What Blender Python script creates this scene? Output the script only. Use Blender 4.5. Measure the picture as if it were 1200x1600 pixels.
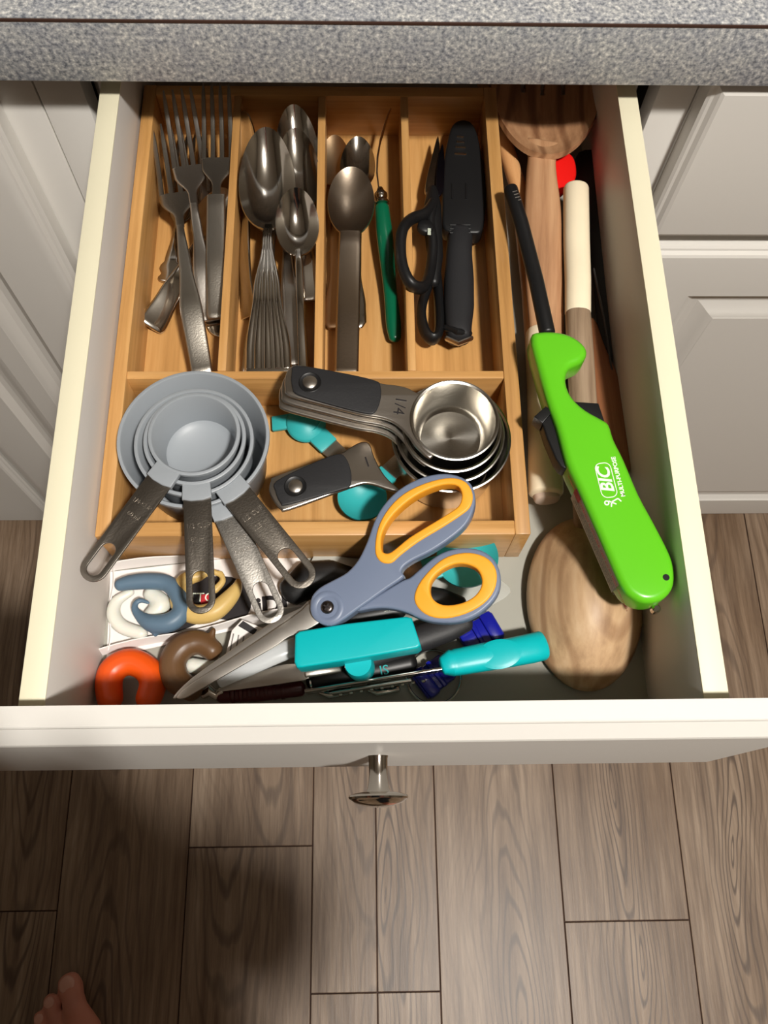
import bpy, bmesh, math, random
from mathutils import Vector, Matrix, Euler
random.seed(7)
PI = math.pi
SC = bpy.context.scene
COL = SC.collection
for o in list(bpy.data.objects): bpy.data.objects.remove(o)

# ------------------------------------------------------------------ camera
CAM_LOC = Vector((-0.00672, -0.44401, 1.28378))
CAM_ROT = Euler((0.364368, -0.021938, -0.014042), 'XYZ')
FPX = 1364.34
cam = bpy.data.cameras.new('camera'); cam.sensor_fit = 'VERTICAL'
cam.sensor_height = 36.0; cam.sensor_width = 27.0
cam.lens = 36.0 * FPX / 1600.0; cam.clip_start = 0.02
camo = bpy.data.objects.new('camera', cam); COL.objects.link(camo)
camo.location = CAM_LOC; camo.rotation_euler = CAM_ROT
SC.camera = camo
# ------------------------------------------------------------------ world, light, exposure
SC.view_settings.view_transform = 'Standard'; SC.view_settings.look = 'None'
SC.view_settings.gamma = 1.0; SC.view_settings.use_curve_mapping = False
SC.view_settings.exposure = 0.0
W = bpy.data.worlds.new('world'); SC.world = W; W.use_nodes = True
W.node_tree.nodes['Background'].inputs[0].default_value = (0.8, 0.78, 0.75, 1)
W.node_tree.nodes['Background'].inputs[1].default_value = 0.05
def area(name, loc, size, power, col, target):
    l = bpy.data.lights.new(name, 'AREA'); l.shape = 'DISK'; l.size = size; l.energy = power; l.color = col
    o = bpy.data.objects.new(name, l); COL.objects.link(o); o.location = loc
    d = Vector(target) - Vector(loc); o.rotation_euler = d.to_track_quat('-Z', 'Y').to_euler()
    return o
LAMP = (0.50, -1.00, 2.70)
area('ceiling_lamp_light', LAMP, 0.16, 56.0, (1.0, 0.955, 0.89), (0.50, -1.00, 0))
def point(name, loc, radius, power, col):
    l = bpy.data.lights.new(name, 'POINT'); l.shadow_soft_size = radius; l.energy = power; l.color = col
    o = bpy.data.objects.new(name, l); COL.objects.link(o); o.location = loc
point('ceiling_lamp_glow', (LAMP[0], LAMP[1], 2.62), 0.10, 14.0, (1.0, 0.945, 0.87))

# ------------------------------------------------------------------ pixel ray helpers (photo pixels -> real points at real heights)
RC = CAM_ROT.to_matrix()
def ray(px, py): return RC @ Vector(((px - 600) / FPX, -(py - 800) / FPX, -1.0))
def at(px, py, z):
    d = ray(px, py); return CAM_LOC + d * ((z - CAM_LOC.z) / d.z)
def mpp(z): return (CAM_LOC.z - z) / 0.935 / FPX       # metres per pixel at a height

# ------------------------------------------------------------------ materials
def lin(c): return tuple(((v/255)/12.92 if v/255 <= .04045 else (((v/255)+.055)/1.055)**2.4) for v in c) + (1,)
MATS = {}
def mat(name, col, rough=.5, metal=0, coat=0, trans=0, bump=0, bscale=200, var=0, vscale=30, sss=0, emit=None, alpha=None, ior=1.45):
    if name in MATS: return MATS[name]
    m = bpy.data.materials.new(name); m.use_nodes = True; nt = m.node_tree; b = nt.nodes['Principled BSDF']
    c = lin(col); b.inputs['Base Color'].default_value = c
    b.inputs['Roughness'].default_value = rough; b.inputs['Metallic'].default_value = metal
    b.inputs['Coat Weight'].default_value = coat; b.inputs['Transmission Weight'].default_value = trans
    b.inputs['IOR'].default_value = ior
    if sss: b.inputs['Subsurface Weight'].default_value = sss; b.inputs['Subsurface Radius'].default_value = (.004,.002,.001); b.inputs['Subsurface Scale'].default_value = 1
    tc = nt.nodes.new('ShaderNodeTexCoord')
    if var:
        n = nt.nodes.new('ShaderNodeTexNoise'); n.inputs['Scale'].default_value = vscale; n.inputs['Detail'].default_value = 4
        nt.links.new(tc.outputs['Object'], n.inputs['Vector'])
        r = nt.nodes.new('ShaderNodeValToRGB'); r.color_ramp.elements[0].position = .3; r.color_ramp.elements[1].position = .7
        r.color_ramp.elements[0].color = tuple(v*(1-var) for v in c[:3]) + (1,); r.color_ramp.elements[1].color = tuple(min(1, v*(1+var)) for v in c[:3]) + (1,)
        nt.links.new(n.outputs['Fac'], r.inputs['Fac']); nt.links.new(r.outputs['Color'], b.inputs['Base Color'])
    n = nt.nodes.new('ShaderNodeTexNoise'); n.inputs['Scale'].default_value = bscale; n.inputs['Detail'].default_value = 3
    nt.links.new(tc.outputs['Object'], n.inputs['Vector'])
    bp = nt.nodes.new('ShaderNodeBump'); bp.inputs['Strength'].default_value = bump or .02; bp.inputs['Distance'].default_value = .001
    nt.links.new(n.outputs['Fac'], bp.inputs['Height']); nt.links.new(bp.outputs['Normal'], b.inputs['Normal'])
    if emit: b.inputs['Emission Color'].default_value = lin(emit[0]); b.inputs['Emission Strength'].default_value = emit[1]
    MATS[name] = m; return m

def wood(name, c0, c1, c2, axis='Y', freq=140, stretch=.06, rough=.5, rings=0.0, bump=.12, noise=30, dark=None, coat=0):
    """fine straight grain along an axis, with optional cathedral rings"""
    if name in MATS: return MATS[name]
    m = bpy.data.materials.new(name); m.use_nodes = True; nt = m.node_tree; N = nt.nodes; L = nt.links
    b = N['Principled BSDF']; b.inputs['Roughness'].default_value = rough; b.inputs['Coat Weight'].default_value = coat
    tc = N.new('ShaderNodeTexCoord'); oi = N.new('ShaderNodeObjectInfo')
    ad = N.new('ShaderNodeVectorMath'); ad.operation = 'ADD'
    sc = N.new('ShaderNodeVectorMath'); sc.operation = 'SCALE'; sc.inputs[0].default_value = (3.1, 7.7, 1.3)
    L.new(oi.outputs['Random'], sc.inputs['Scale']); L.new(tc.outputs['Object'], ad.inputs[0]); L.new(sc.outputs[0], ad.inputs[1])
    mp = N.new('ShaderNodeMapping'); s = [1, 1, 1]; s['XYZ'.index(axis)] = stretch; mp.inputs['Scale'].default_value = s
    L.new(ad.outputs[0], mp.inputs['Vector'])
    n1 = N.new('ShaderNodeTexNoise'); n1.inputs['Scale'].default_value = freq; n1.inputs['Detail'].default_value = 6; n1.inputs['Roughness'].default_value = .65
    n2 = N.new('ShaderNodeTexNoise'); n2.inputs['Scale'].default_value = noise; n2.inputs['Detail'].default_value = 3
    L.new(mp.outputs[0], n1.inputs['Vector']); L.new(mp.outputs[0], n2.inputs['Vector'])
    r = N.new('ShaderNodeValToRGB'); e = r.color_ramp.elements; e[0].position = .3; e[0].color = lin(c0); e[1].position = .72; e[1].color = lin(c2)
    k = e.new(.5); k.color = lin(c1)
    L.new(n1.outputs['Fac'], r.inputs['Fac'])
    r2 = N.new('ShaderNodeValToRGB'); r2.color_ramp.elements[0].position = .3; r2.color_ramp.elements[1].position = .7
    r2.color_ramp.elements[0].color = (.72, .70, .68, 1); r2.color_ramp.elements[1].color = (1, 1, 1, 1)
    L.new(n2.outputs['Fac'], r2.inputs['Fac'])
    mx = N.new('ShaderNodeMix'); mx.data_type = 'RGBA'; mx.blend_type = 'MULTIPLY'; mx.inputs[0].default_value = .8
    L.new(r.outputs[0], mx.inputs[6]); L.new(r2.outputs[0], mx.inputs[7])
    out = mx.outputs[2]
    if rings:
        mp2 = N.new('ShaderNodeMapping'); s = [1, 1, 1]; s['XYZ'.index(axis)] = .13; mp2.inputs['Scale'].default_value = s
        L.new(ad.outputs[0], mp2.inputs['Vector'])
        w = N.new('ShaderNodeTexNoise'); w.inputs['Scale'].default_value = 9; w.inputs['Detail'].default_value = 1.5
        L.new(mp2.outputs[0], w.inputs['Vector'])
        mu = N.new('ShaderNodeMath'); mu.operation = 'MULTIPLY'; mu.inputs[1].default_value = 130
        L.new(w.outputs['Fac'], mu.inputs[0])
        si = N.new('ShaderNodeMath'); si.operation = 'SINE'; L.new(mu.outputs[0], si.inputs[0])
        rr = N.new('ShaderNodeValToRGB'); rr.color_ramp.elements[0].position = .35; rr.color_ramp.elements[1].position = .95
        rr.color_ramp.elements[0].color = (1, 1, 1, 1); rr.color_ramp.elements[1].color = lin(dark or (120, 100, 85))
        L.new(si.outputs[0], rr.inputs['Fac'])
        mask = N.new('ShaderNodeTexNoise'); mask.inputs['Scale'].default_value = 6; L.new(mp2.outputs[0], mask.inputs['Vector'])
        mr = N.new('ShaderNodeMapRange'); mr.inputs['From Min'].default_value = .42; mr.inputs['From Max'].default_value = .62; mr.inputs['To Max'].default_value = rings
        L.new(mask.outputs['Fac'], mr.inputs['Value'])
        m3 = N.new('ShaderNodeMix'); m3.data_type = 'RGBA'; m3.blend_type = 'MULTIPLY'
        L.new(mr.outputs[0], m3.inputs[0]); L.new(out, m3.inputs[6]); L.new(rr.outputs[0], m3.inputs[7]); out = m3.outputs[2]
    L.new(out, b.inputs['Base Color'])
    bp = N.new('ShaderNodeBump'); bp.inputs['Strength'].default_value = bump; bp.inputs['Distance'].default_value = .0006
    L.new(n1.outputs['Fac'], bp.inputs['Height']); L.new(bp.outputs[0], b.inputs['Normal'])
    MATS[name] = m; return m

def floor_mat():
    m = bpy.data.materials.new('vinyl_plank'); m.use_nodes = True; nt = m.node_tree; N = nt.nodes; L = nt.links
    b = N['Principled BSDF']; b.inputs['Roughness'].default_value = .42
    tc = N.new('ShaderNodeTexCoord'); oi = N.new('ShaderNodeObjectInfo')
    sep = N.new('ShaderNodeSeparateXYZ'); L.new(tc.outputs['Object'], sep.inputs[0])
    def M(op, a, bb=None, c=None):
        n = N.new('ShaderNodeMath'); n.operation = op
        for i, v in enumerate((a, bb, c)):
            if v is None: continue
            if isinstance(v, (int, float)): n.inputs[i].default_value = v
            else: L.new(v, n.inputs[i])
        return n.outputs[0]
    rnd = oi.outputs['Random']
    off = N.new('ShaderNodeCombineXYZ'); L.new(M('MULTIPLY', rnd, 37.0), off.inputs[0]); L.new(M('MULTIPLY', rnd, 91.0), off.inputs[1])
    ad = N.new('ShaderNodeVectorMath'); L.new(tc.outputs['Object'], ad.inputs[0]); L.new(off.outputs[0], ad.inputs[1])
    def noise(scale, stretch, detail=4, rough=.6, dist=0):
        mp = N.new('ShaderNodeMapping'); mp.inputs['Scale'].default_value = (1, stretch, 1); L.new(ad.outputs[0], mp.inputs['Vector'])
        n = N.new('ShaderNodeTexNoise'); n.inputs['Scale'].default_value = scale; n.inputs['Detail'].default_value = detail
        n.inputs['Roughness'].default_value = rough; n.inputs['Distortion'].default_value = dist
        L.new(mp.outputs[0], n.inputs['Vector']); return n.outputs['Fac']
    # cathedral grain: rings of a trunk cut at a shallow angle
    warp = noise(5, .35, 2); warp2 = noise(16, .18, 3)
    x = M('ADD', sep.outputs[0], M('ADD', M('MULTIPLY', M('SUBTRACT', warp, .5), .12), M('MULTIPLY', M('SUBTRACT', rnd, .5), .05)))
    y = M('MULTIPLY', M('PINGPONG', M('ADD', sep.outputs[1], M('MULTIPLY', rnd, 5.0)), .38), .11)
    rad = M('SQRT', M('ADD', M('MULTIPLY', x, x), M('MULTIPLY', y, y)))
    ph = M('ADD', M('MULTIPLY', M('POWER', rad, .8), 560.0), M('MULTIPLY', warp2, 20.0))
    ring = M('SINE', ph)
    rr = N.new('ShaderNodeValToRGB'); rr.color_ramp.elements[0].position = .3; rr.color_ramp.elements[1].position = .98
    rr.color_ramp.elements[0].color = (0, 0, 0, 1); rr.color_ramp.elements[1].color = (1, 1, 1, 1)
    L.new(ring, rr.inputs['Fac'])
    near = N.new('ShaderNodeMapRange'); near.inputs['From Min'].default_value = .012; near.inputs['From Max'].default_value = .06
    near.inputs['To Min'].default_value = .8; near.inputs['To Max'].default_value = .14; L.new(rad, near.inputs['Value'])
    base = N.new('ShaderNodeValToRGB'); e = base.color_ramp.elements
    e[0].position = .28; e[0].color = lin((100, 79, 62)); e[1].position = .72; e[1].color = lin((178, 157, 136)); k = e.new(.5); k.color = lin((143, 122, 102))
    L.new(noise(70, .05, 6, .7), base.inputs['Fac'])
    big = N.new('ShaderNodeValToRGB'); e = big.color_ramp.elements
    e[0].position = .3; e[0].color = lin((196, 180, 160)); e[1].position = .68; e[1].color = (1, 1, 1, 1); L.new(noise(7, .4, 3), big.inputs['Fac'])
    m1 = N.new('ShaderNodeMix'); m1.data_type = 'RGBA'; m1.blend_type = 'MULTIPLY'; m1.inputs[0].default_value = .8
    L.new(base.outputs[0], m1.inputs[6]); L.new(big.outputs[0], m1.inputs[7])
    m2 = N.new('ShaderNodeMix'); m2.data_type = 'RGBA'; L.new(M('MULTIPLY', rr.outputs[0], near.outputs[0]), m2.inputs[0])
    L.new(m1.outputs[2], m2.inputs[6]); m2.inputs[7].default_value = lin((70, 54, 44))
    # knots
    mp = N.new('ShaderNodeMapping'); mp.inputs['Scale'].default_value = (1, .45, 1); L.new(ad.outputs[0], mp.inputs['Vector'])
    v = N.new('ShaderNodeTexVoronoi'); v.inputs['Scale'].default_value = 6.5; L.new(mp.outputs[0], v.inputs['Vector'])
    kr = N.new('ShaderNodeMapRange'); kr.inputs['From Min'].default_value = .03; kr.inputs['From Max'].default_value = .11; kr.inputs['To Min'].default_value = .75; kr.inputs['To Max'].default_value = 0
    L.new(M('ADD', v.outputs['Distance'], M('MULTIPLY', M('SUBTRACT', warp2, .5), .12)), kr.inputs['Value'])
    m3 = N.new('ShaderNodeMix'); m3.data_type = 'RGBA'; L.new(kr.outputs[0], m3.inputs[0]); L.new(m2.outputs[2], m3.inputs[6]); m3.inputs[7].default_value = lin((78, 66, 58))
    L.new(m3.outputs[2], b.inputs['Base Color'])
    bp = N.new('ShaderNodeBump'); bp.inputs['Strength'].default_value = .25; bp.inputs['Distance'].default_value = .0008
    L.new(noise(160, .06, 5, .7), bp.inputs['Height']); L.new(bp.outputs[0], b.inputs['Normal'])
    return m

def counter_mat():
    m = bpy.data.materials.new('speckled_laminate'); m.use_nodes = True; nt = m.node_tree; N = nt.nodes; L = nt.links
    b = N['Principled BSDF']; b.inputs['Roughness'].default_value = .38
    tc = N.new('ShaderNodeTexCoord')
    def n(scale, d=2, r=.6):
        a = N.new('ShaderNodeTexNoise'); a.inputs['Scale'].default_value = scale; a.inputs['Detail'].default_value = d; a.inputs['Roughness'].default_value = r
        L.new(tc.outputs['Object'], a.inputs['Vector']); return a.outputs['Fac']
    r = N.new('ShaderNodeValToRGB'); e = r.color_ramp.elements
    e[0].position = .34; e[0].color = lin((112, 116, 122)); e[1].position = .70; e[1].color = lin((232, 230, 224))
    k = e.new(.46); k.color = lin((158, 160, 163)); k = e.new(.56); k.color = lin((186, 186, 184))
    L.new(n(360, 3, .65), r.inputs['Fac'])
    r2 = N.new('ShaderNodeValToRGB'); e = r2.color_ramp.elements; e[0].position = .35; e[0].color = lin((232, 234, 240)); e[1].position = .65; e[1].color = (1, 1, 1, 1)
    L.new(n(60), r2.inputs['Fac'])
    mx = N.new('ShaderNodeMix'); mx.data_type = 'RGBA'; mx.blend_type = 'MULTIPLY'; mx.inputs[0].default_value = 1
    L.new(r.outputs[0], mx.inputs[6]); L.new(r2.outputs[0], mx.inputs[7]); L.new(mx.outputs[2], b.inputs['Base Color'])
    return m

M_FLOOR = floor_mat(); M_COUNTER = counter_mat()
M_WALL = mat('wall_paint', (112, 102, 88), .9, bump=.1)
M_CEIL = mat('ceiling_paint', (232, 228, 220), .95)
M_WHITE = mat('white_cabinet_paint', (224, 221, 215), .45, bump=.03, bscale=60)
M_MELA = mat('melamine_white', (222, 216, 210), .45)
M_EDGE = mat('cream_edge_band', (232, 226, 198), .5)
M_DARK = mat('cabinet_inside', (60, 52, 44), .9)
M_BAMY = wood('bamboo_long', (186, 137, 78), (208, 157, 94), (222, 174, 112), 'Y', 160, .04, .42, noise=55, bump=.06, coat=.1)
M_BAMX = wood('bamboo_cross', (186, 137, 78), (208, 157, 94), (222, 174, 112), 'X', 160, .04, .42, noise=55, bump=.06, coat=.1)
M_STEEL = mat('polished_steel', (205, 200, 192), .11, 1)
M_SATIN = mat('satin_steel', (196, 190, 182), .30, 1, bump=.04, bscale=600)
M_BRUSH = mat('brushed_steel', (170, 164, 154), .36, 1, bump=.1, bscale=900)
M_DKSTEEL = mat('dark_brushed_steel', (128, 122, 114), .38, 1, bump=.12, bscale=900)
M_WORN = mat('worn_steel', (150, 146, 140), .42, 1, bump=.12, bscale=900, var=.12, vscale=300)
M_BLACK = mat('black_plastic', (22, 22, 23), .42)
M_RUBBER = mat('black_rubber', (34, 34, 36), .55, bump=.1, bscale=700)
M_GREY = mat('grey_plastic', (150, 156, 162), .42)
M_GREYIN = M_GREY
M_TEAL = mat('teal_plastic', (0, 178, 184), .38)
M_TEAL2 = mat('teal_soft_plastic', (50, 170, 172), .45)
M_GREEN = mat('lime_green_plastic', (98, 196, 32), .3, coat=.3)
M_DKGREEN = mat('dark_green_plastic', (0, 92, 62), .3, coat=.3)
M_BLUEGREY = mat('slate_blue_plastic', (112, 124, 148), .4)
M_ORANGE = mat('amber_rubber', (244, 168, 44), .5)
M_RED = mat('red_silicone', (226, 24, 20), .4)
M_CREAMP = mat('cream_paint', (240, 226, 196), .5, var=.04)
M_OLIVE = wood('pale_brown_wood', (150, 108, 76), (184, 138, 100), (204, 162, 122), 'Y', 120, .05, .5, rings=.6, bump=.15, dark=(140, 104, 80))
M_BOWLW = wood('weathered_spoon_wood', (172, 138, 104), (200, 166, 128), (216, 186, 150), 'Y', 90, .12, .5, rings=.7, bump=.2, dark=(150, 112, 82))
M_GREYWOOD = wood('greyed_handle_wood', (136, 112, 90), (168, 144, 118), (188, 164, 138), 'Y', 170, .04, .6, bump=.2)
M_REDWOOD = wood('reddish_brown_wood', (120, 72, 44), (154, 98, 62), (180, 122, 82), 'Y', 140, .04, .5, bump=.1)
M_STICK = wood('amber_stick_wood', (176, 122, 74), (204, 152, 100), (216, 168, 118), 'Y', 120, .05, .5)
M_SIL_BLUE = mat('blue_grey_silicone', (88, 112, 132), .45)
M_SIL_TAN = mat('tan_silicone', (204, 172, 104), .42)
M_SIL_WHT = mat('milky_silicone', (222, 222, 212), .4, sss=.3)
M_SIL_ORG = mat('orange_silicone', (226, 84, 16), .38, sss=.2)
M_SIL_BRN = mat('brown_silicone', (98, 70, 44), .4)
M_PAPER = mat('white_card', (236, 230, 226), .6, bump=.2, bscale=60)
M_INK = mat('dark_print', (34, 30, 32), .5)
M_REDINK = mat('red_print', (190, 40, 50), .5)
M_NAVY = mat('navy_plastic', (14, 22, 140), .3, coat=.3)
M_MAROON = mat('maroon_plastic', (70, 16, 18), .35)
M_CLEAR = mat('milky_clear_plastic', (225, 228, 230), .25, trans=.35)
M_CLEARPAPER = mat('translucent_wrap', (200, 200, 192), .3, trans=.3, bump=.6, bscale=90)
M_SKIN = mat('skin', (206, 138, 118), .5, sss=.25, bump=.15, bscale=300, var=.08, vscale=25)
M_NAIL = mat('toenail', (214, 160, 142), .3, coat=.3)
M_SHIRT = mat('dark_shirt', (58, 60, 70), .9, bump=.3, bscale=900)
M_CLOTH = mat('grey_cloth', (70, 74, 84), .9, bump=.3, bscale=900)
M_SEAM = mat('brown_seam', (64, 40, 30), .7)
M_WHITEINK = mat('white_print', (236, 246, 228), .5)
M_GREYINK = mat('grey_print', (120, 116, 112), .5)
M_STICKER = mat('sticker_paper', (206, 190, 170), .5)
M_LAMP = mat('lamp_glass', (255, 250, 240), .5, emit=((255, 240, 215), 9.0))

# ------------------------------------------------------------------ object helpers
WM = {}
def thing(name, label, cat, M=None, group=None):
    o = bpy.data.objects.new(name, None); COL.objects.link(o)
    M = M if isinstance(M, Matrix) else Matrix.Translation(M or (0, 0, 0))
    o.matrix_world = M; WM[o] = M.copy(); o.empty_display_size = .01
    o['label'] = label; o['category'] = cat
    if group: o['group'] = group
    return o
def frame(A, B, roll=0, up=(0, 0, 1)):
    y = (B - A).normalized(); x = y.cross(Vector(up)).normalized(); z = x.cross(y)
    M = Matrix((x, y, z)).transposed().to_4x4(); M.translation = A
    return M @ Matrix.Rotation(roll, 4, 'Y')
def finish(name, me, m, parent, world, label=None, smooth=True):
    if world and parent is not None: me.transform(WM[parent].inverted())
    me.materials.clear(); me.materials.append(m)
    me.polygons.foreach_set('use_smooth', [smooth] * len(me.polygons))
    o = bpy.data.objects.new(name, me); COL.objects.link(o)
    if parent is not None: o.parent = parent; WM[o] = WM[parent]
    else: WM[o] = Matrix.Identity(4)
    if label: o['label'] = label
    return o
def bm_obj(name, bm, m, parent, world=True, label=None, smooth=True, sharp=40):
    bmesh.ops.recalc_face_normals(bm, faces=bm.faces)
    me = bpy.data.meshes.new(name); bm.to_mesh(me); bm.free()
    o = finish(name, me, m, parent, world, label, smooth)
    if smooth: me.set_sharp_from_angle(angle=math.radians(sharp))
    return o
def add_box(bm, x0, x1, y0, y1, z0, z1, bev=0, seg=2, M=None):
    v = [bm.verts.new(p) for p in ((x0,y0,z0),(x1,y0,z0),(x1,y1,z0),(x0,y1,z0),(x0,y0,z1),(x1,y0,z1),(x1,y1,z1),(x0,y1,z1))]
    fs = [bm.faces.new([v[i] for i in q]) for q in ((3,2,1,0),(4,5,6,7),(0,1,5,4),(1,2,6,5),(2,3,7,6),(3,0,4,7))]
    if M: bmesh.ops.transform(bm, matrix=M, verts=v)
    if bev:
        es = list({e for f in fs for e in f.edges})
        bmesh.ops.bevel(bm, geom=es, offset=bev, segments=seg, affect='EDGES', profile=.5)
def box(name, x0, x1, y0, y1, z0, z1, m, parent=None, bev=0, label=None, world=True, M=None, seg=2):
    bm = bmesh.new(); add_box(bm, x0, x1, y0, y1, z0, z1, bev, seg, M)
    return bm_obj(name, bm, m, parent, world, label, True, 35)
def add_sweep(bm, P, ws, hs, up=(0, 0, 1), n=14, e=2.0, cap=True, round_ends=0):
    """rings of half width ws and half height hs along P"""
    P = [Vector(p) for p in P]; k = len(P); up = Vector(up)
    if not hasattr(ws, '__len__'): ws = [ws] * k
    if not hasattr(hs, '__len__'): hs = [hs] * k
    ws = list(ws); hs = list(hs)
    if round_ends:
        def ext(P, ws, hs):
            d = (P[0] - P[1]).normalized(); r = min(ws[0], hs[0]) * round_ends; p0, w0, h0 = P[0], ws[0], hs[0]
            NP, NW, NH = [], [], []
            for a in (85, 65, 40, 20):
                c = math.cos(math.radians(a)); s = math.sin(math.radians(a))
                NP.append(p0 + d * r * s); NW.append(w0 * c if w0 < 2*h0 else w0 - h0*(1-c)*1.0); NH.append(h0 * c)
            return NP + P, NW + ws, NH + hs
        P, ws, hs = ext(P, ws, hs); P.reverse(); ws.reverse(); hs.reverse(); P, ws, hs = ext(P, ws, hs); k = len(P)
    rings = []
    for i in range(k):
        t = (P[min(i+1, k-1)] - P[max(i-1, 0)]).normalized()
        s = t.cross(up)
        s = s.normalized() if s.length > 1e-5 else Vector((1, 0, 0)); u = s.cross(t)
        ring = []
        for j in range(n):
            a = 2*PI*j/n; c, si = math.cos(a), math.sin(a)
            ring.append(bm.verts.new(P[i] + s*ws[i]*math.copysign(abs(c)**(2/e), c) + u*hs[i]*math.copysign(abs(si)**(2/e), si)))
        rings.append(ring)
    for a, b in zip(rings, rings[1:]):
        for j in range(n): bm.faces.new((a[j], a[(j+1) % n], b[(j+1) % n], b[j]))
    if cap: bm.faces.new(rings[0][::-1]); bm.faces.new(rings[-1])
def sweep(name, P, ws, hs, m, parent, world=True, label=None, **k):
    bm = bmesh.new(); add_sweep(bm, P, ws, hs, **k); return bm_obj(name, bm, m, parent, world, label, True, 50)
def smoothpts(pts, sub=4, closed=True):
    """Catmull-Rom through tuples"""
    n = len(pts); out = []; d = len(pts[0])
    for i in range(n if closed else n-1):
        g = lambda j: pts[j % n] if closed else pts[max(0, min(n-1, j))]
        p0, p1, p2, p3 = g(i-1), g(i), g(i+1), g(i+2)
        for s in range(sub):
            t = s/sub
            out.append(tuple(.5*((2*p1[c])+(-p0[c]+p2[c])*t+(2*p0[c]-5*p1[c]+4*p2[c]-p3[c])*t*t+(-p0[c]+3*p1[c]-3*p2[c]+p3[c])*t**3) for c in range(d)))
    if not closed: out.append(tuple(pts[-1]))
    return out
def add_lathe(bm, prof, M=None, n=48, cap=False):
    rings = []
    for r, z in prof:
        if r < 1e-6: v = bm.verts.new((0, 0, z)); rings.append([v])
        else: rings.append([bm.verts.new((r*math.cos(2*PI*j/n), r*math.sin(2*PI*j/n), z)) for j in range(n)])
    for a, b in zip(rings, rings[1:]):
        for j in range(n):
            if len(a) == 1 and len(b) == 1: continue
            if len(a) == 1: bm.faces.new((a[0], b[(j+1) % n], b[j]))
            elif len(b) == 1: bm.faces.new((a[j], a[(j+1) % n], b[0]))
            else: bm.faces.new((a[j], a[(j+1) % n], b[(j+1) % n], b[j]))
    if M: bmesh.ops.transform(bm, matrix=M, verts=[v for r in rings for v in r])
def lathe(name, prof, m, parent, M=None, world=False, label=None, n=48, sharp=50):
    bm = bmesh.new(); add_lathe(bm, prof, M, n); return bm_obj(name, bm, m, parent, world, label, True, sharp)
def plate(name, outlines, z0, z1, m, parent, bev=0, label=None, local=None, res=2):
    """flat piece with holes: outlines in the parent's own xy plane"""
    cu = bpy.data.curves.new('c', 'CURVE'); cu.dimensions = '2D'; cu.fill_mode = 'BOTH'
    cu.extrude = max((z1-z0)/2 - bev, 1e-5); cu.bevel_depth = bev; cu.bevel_resolution = res; cu.offset = -bev if bev else 0
    for pts in outlines:
        s = cu.splines.new('POLY'); s.points.add(len(pts)-1); s.use_cyclic_u = True
        for i, p in enumerate(pts): s.points[i].co = (p[0], p[1], 0, 1)
    ob = bpy.data.objects.new('t', cu); me = bpy.data.meshes.new_from_object(ob)
    bpy.data.objects.remove(ob); bpy.data.curves.remove(cu)
    me.transform(Matrix.Translation((0, 0, (z0+z1)/2)))
    if local: me.transform(local)
    bm = bmesh.new(); bm.from_mesh(me); bmesh.ops.remove_doubles(bm, verts=bm.verts, dist=2e-6); bm.to_mesh(me); bm.free()
    o = finish(name, me, m, parent, False, label, True); me.set_sharp_from_angle(angle=math.radians(38)); return o
def trace(M, pts, z=0.0, sub=4, smooth=True, closed=True):
    """photo pixels -> the thing's own plane at its own height"""
    nrm = M.to_3x3() @ Vector((0, 0, 1)); p0 = M @ Vector((0, 0, z)); Mi = M.inverted(); out = []
    for px, py in (smoothpts(pts, sub, closed) if smooth else pts):
        d = ray(px, py); t = (p0 - CAM_LOC).dot(nrm) / d.dot(nrm); q = Mi @ (CAM_LOC + d*t); out.append((q.x, q.y))
    return out
def text(name, s, size, m, parent, M, th=.0002, bold=0, shear=0):
    cu = bpy.data.curves.new('t', 'FONT'); cu.body = s; cu.size = size; cu.align_x = 'CENTER'; cu.align_y = 'CENTER'; cu.extrude = th; cu.offset = bold; cu.shear = shear; cu.resolution_u = 3
    ob = bpy.data.objects.new('t', cu); me = bpy.data.meshes.new_from_object(ob); bpy.data.objects.remove(ob); bpy.data.curves.remove(cu)
    me.transform(M); return finish(name, me, m, parent, False, None, False)
def struct(o): o['kind'] = 'structure'; return o

# ------------------------------------------------------------------ room shell
fl = box('floor', -2.2, 2.2, -3.0, .64, -.02, -.0025, M_SEAM); struct(fl)
PW = .1692; X0 = -.2456
plank_joint = {0: [-.444], 1: [-.6236], 3: [-.5442], 2: [-.93], 4: [-1.02], -1: [-1.1], -2: [-.52]}
meshes = {}
for k in range(-11, 15):
    x0 = X0 + k*PW; x1 = x0 + PW
    x0 = max(x0, -2.2); x1 = min(x1, 2.2)
    if x1 - x0 < .02: continue
    js = plank_joint.get(k, [-(.3 + random.random()*.8)])
    j = js[0]; ys = [.64] + ([j + 1.22] if j + 1.22 < .6 else []) + [j, j - 1.22] + [-3.0]
    ys = [y for y in ys if y >= -3.0]
    for a, b in zip(ys, ys[1:]):
        if a - b < .02: continue
        cuts = [x0, x1] if k != 1 else [x0, .0105, x1]
        for xa, xb in zip(cuts, cuts[1:]):
            bm = bmesh.new(); g = .0007 if k != 1 or True else 0
            add_box(bm, -(xb-xa)/2+g, (xb-xa)/2-g, -(a-b)/2+g, (a-b)/2-g, -.0025, 0, .0006, 1)
            p = bm_obj('plank', bm, M_FLOOR, None, False)
            p.parent = fl; p.location = ((xa+xb)/2, (a+b)/2, 0); WM[p] = Matrix.Translation(p.location)
struct(box('ceiling', -2.2, 2.2, -3.0, .64, 2.82, 2.86, M_CEIL))
struct(box('wall_back', -2.2, 2.2, .64, .68, 0, 2.82, M_WALL))
struct(box('wall_front', -2.2, 2.2, -3.04, -3.0, 0, 2.82, M_WALL))
struct(box('wall_left', -2.24, -2.2, -3.0, .64, 0, 2.82, M_WALL))
struct(box('wall_right', 2.2, 2.24, -3.0, .64, 0, 2.82, M_WALL))
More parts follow.
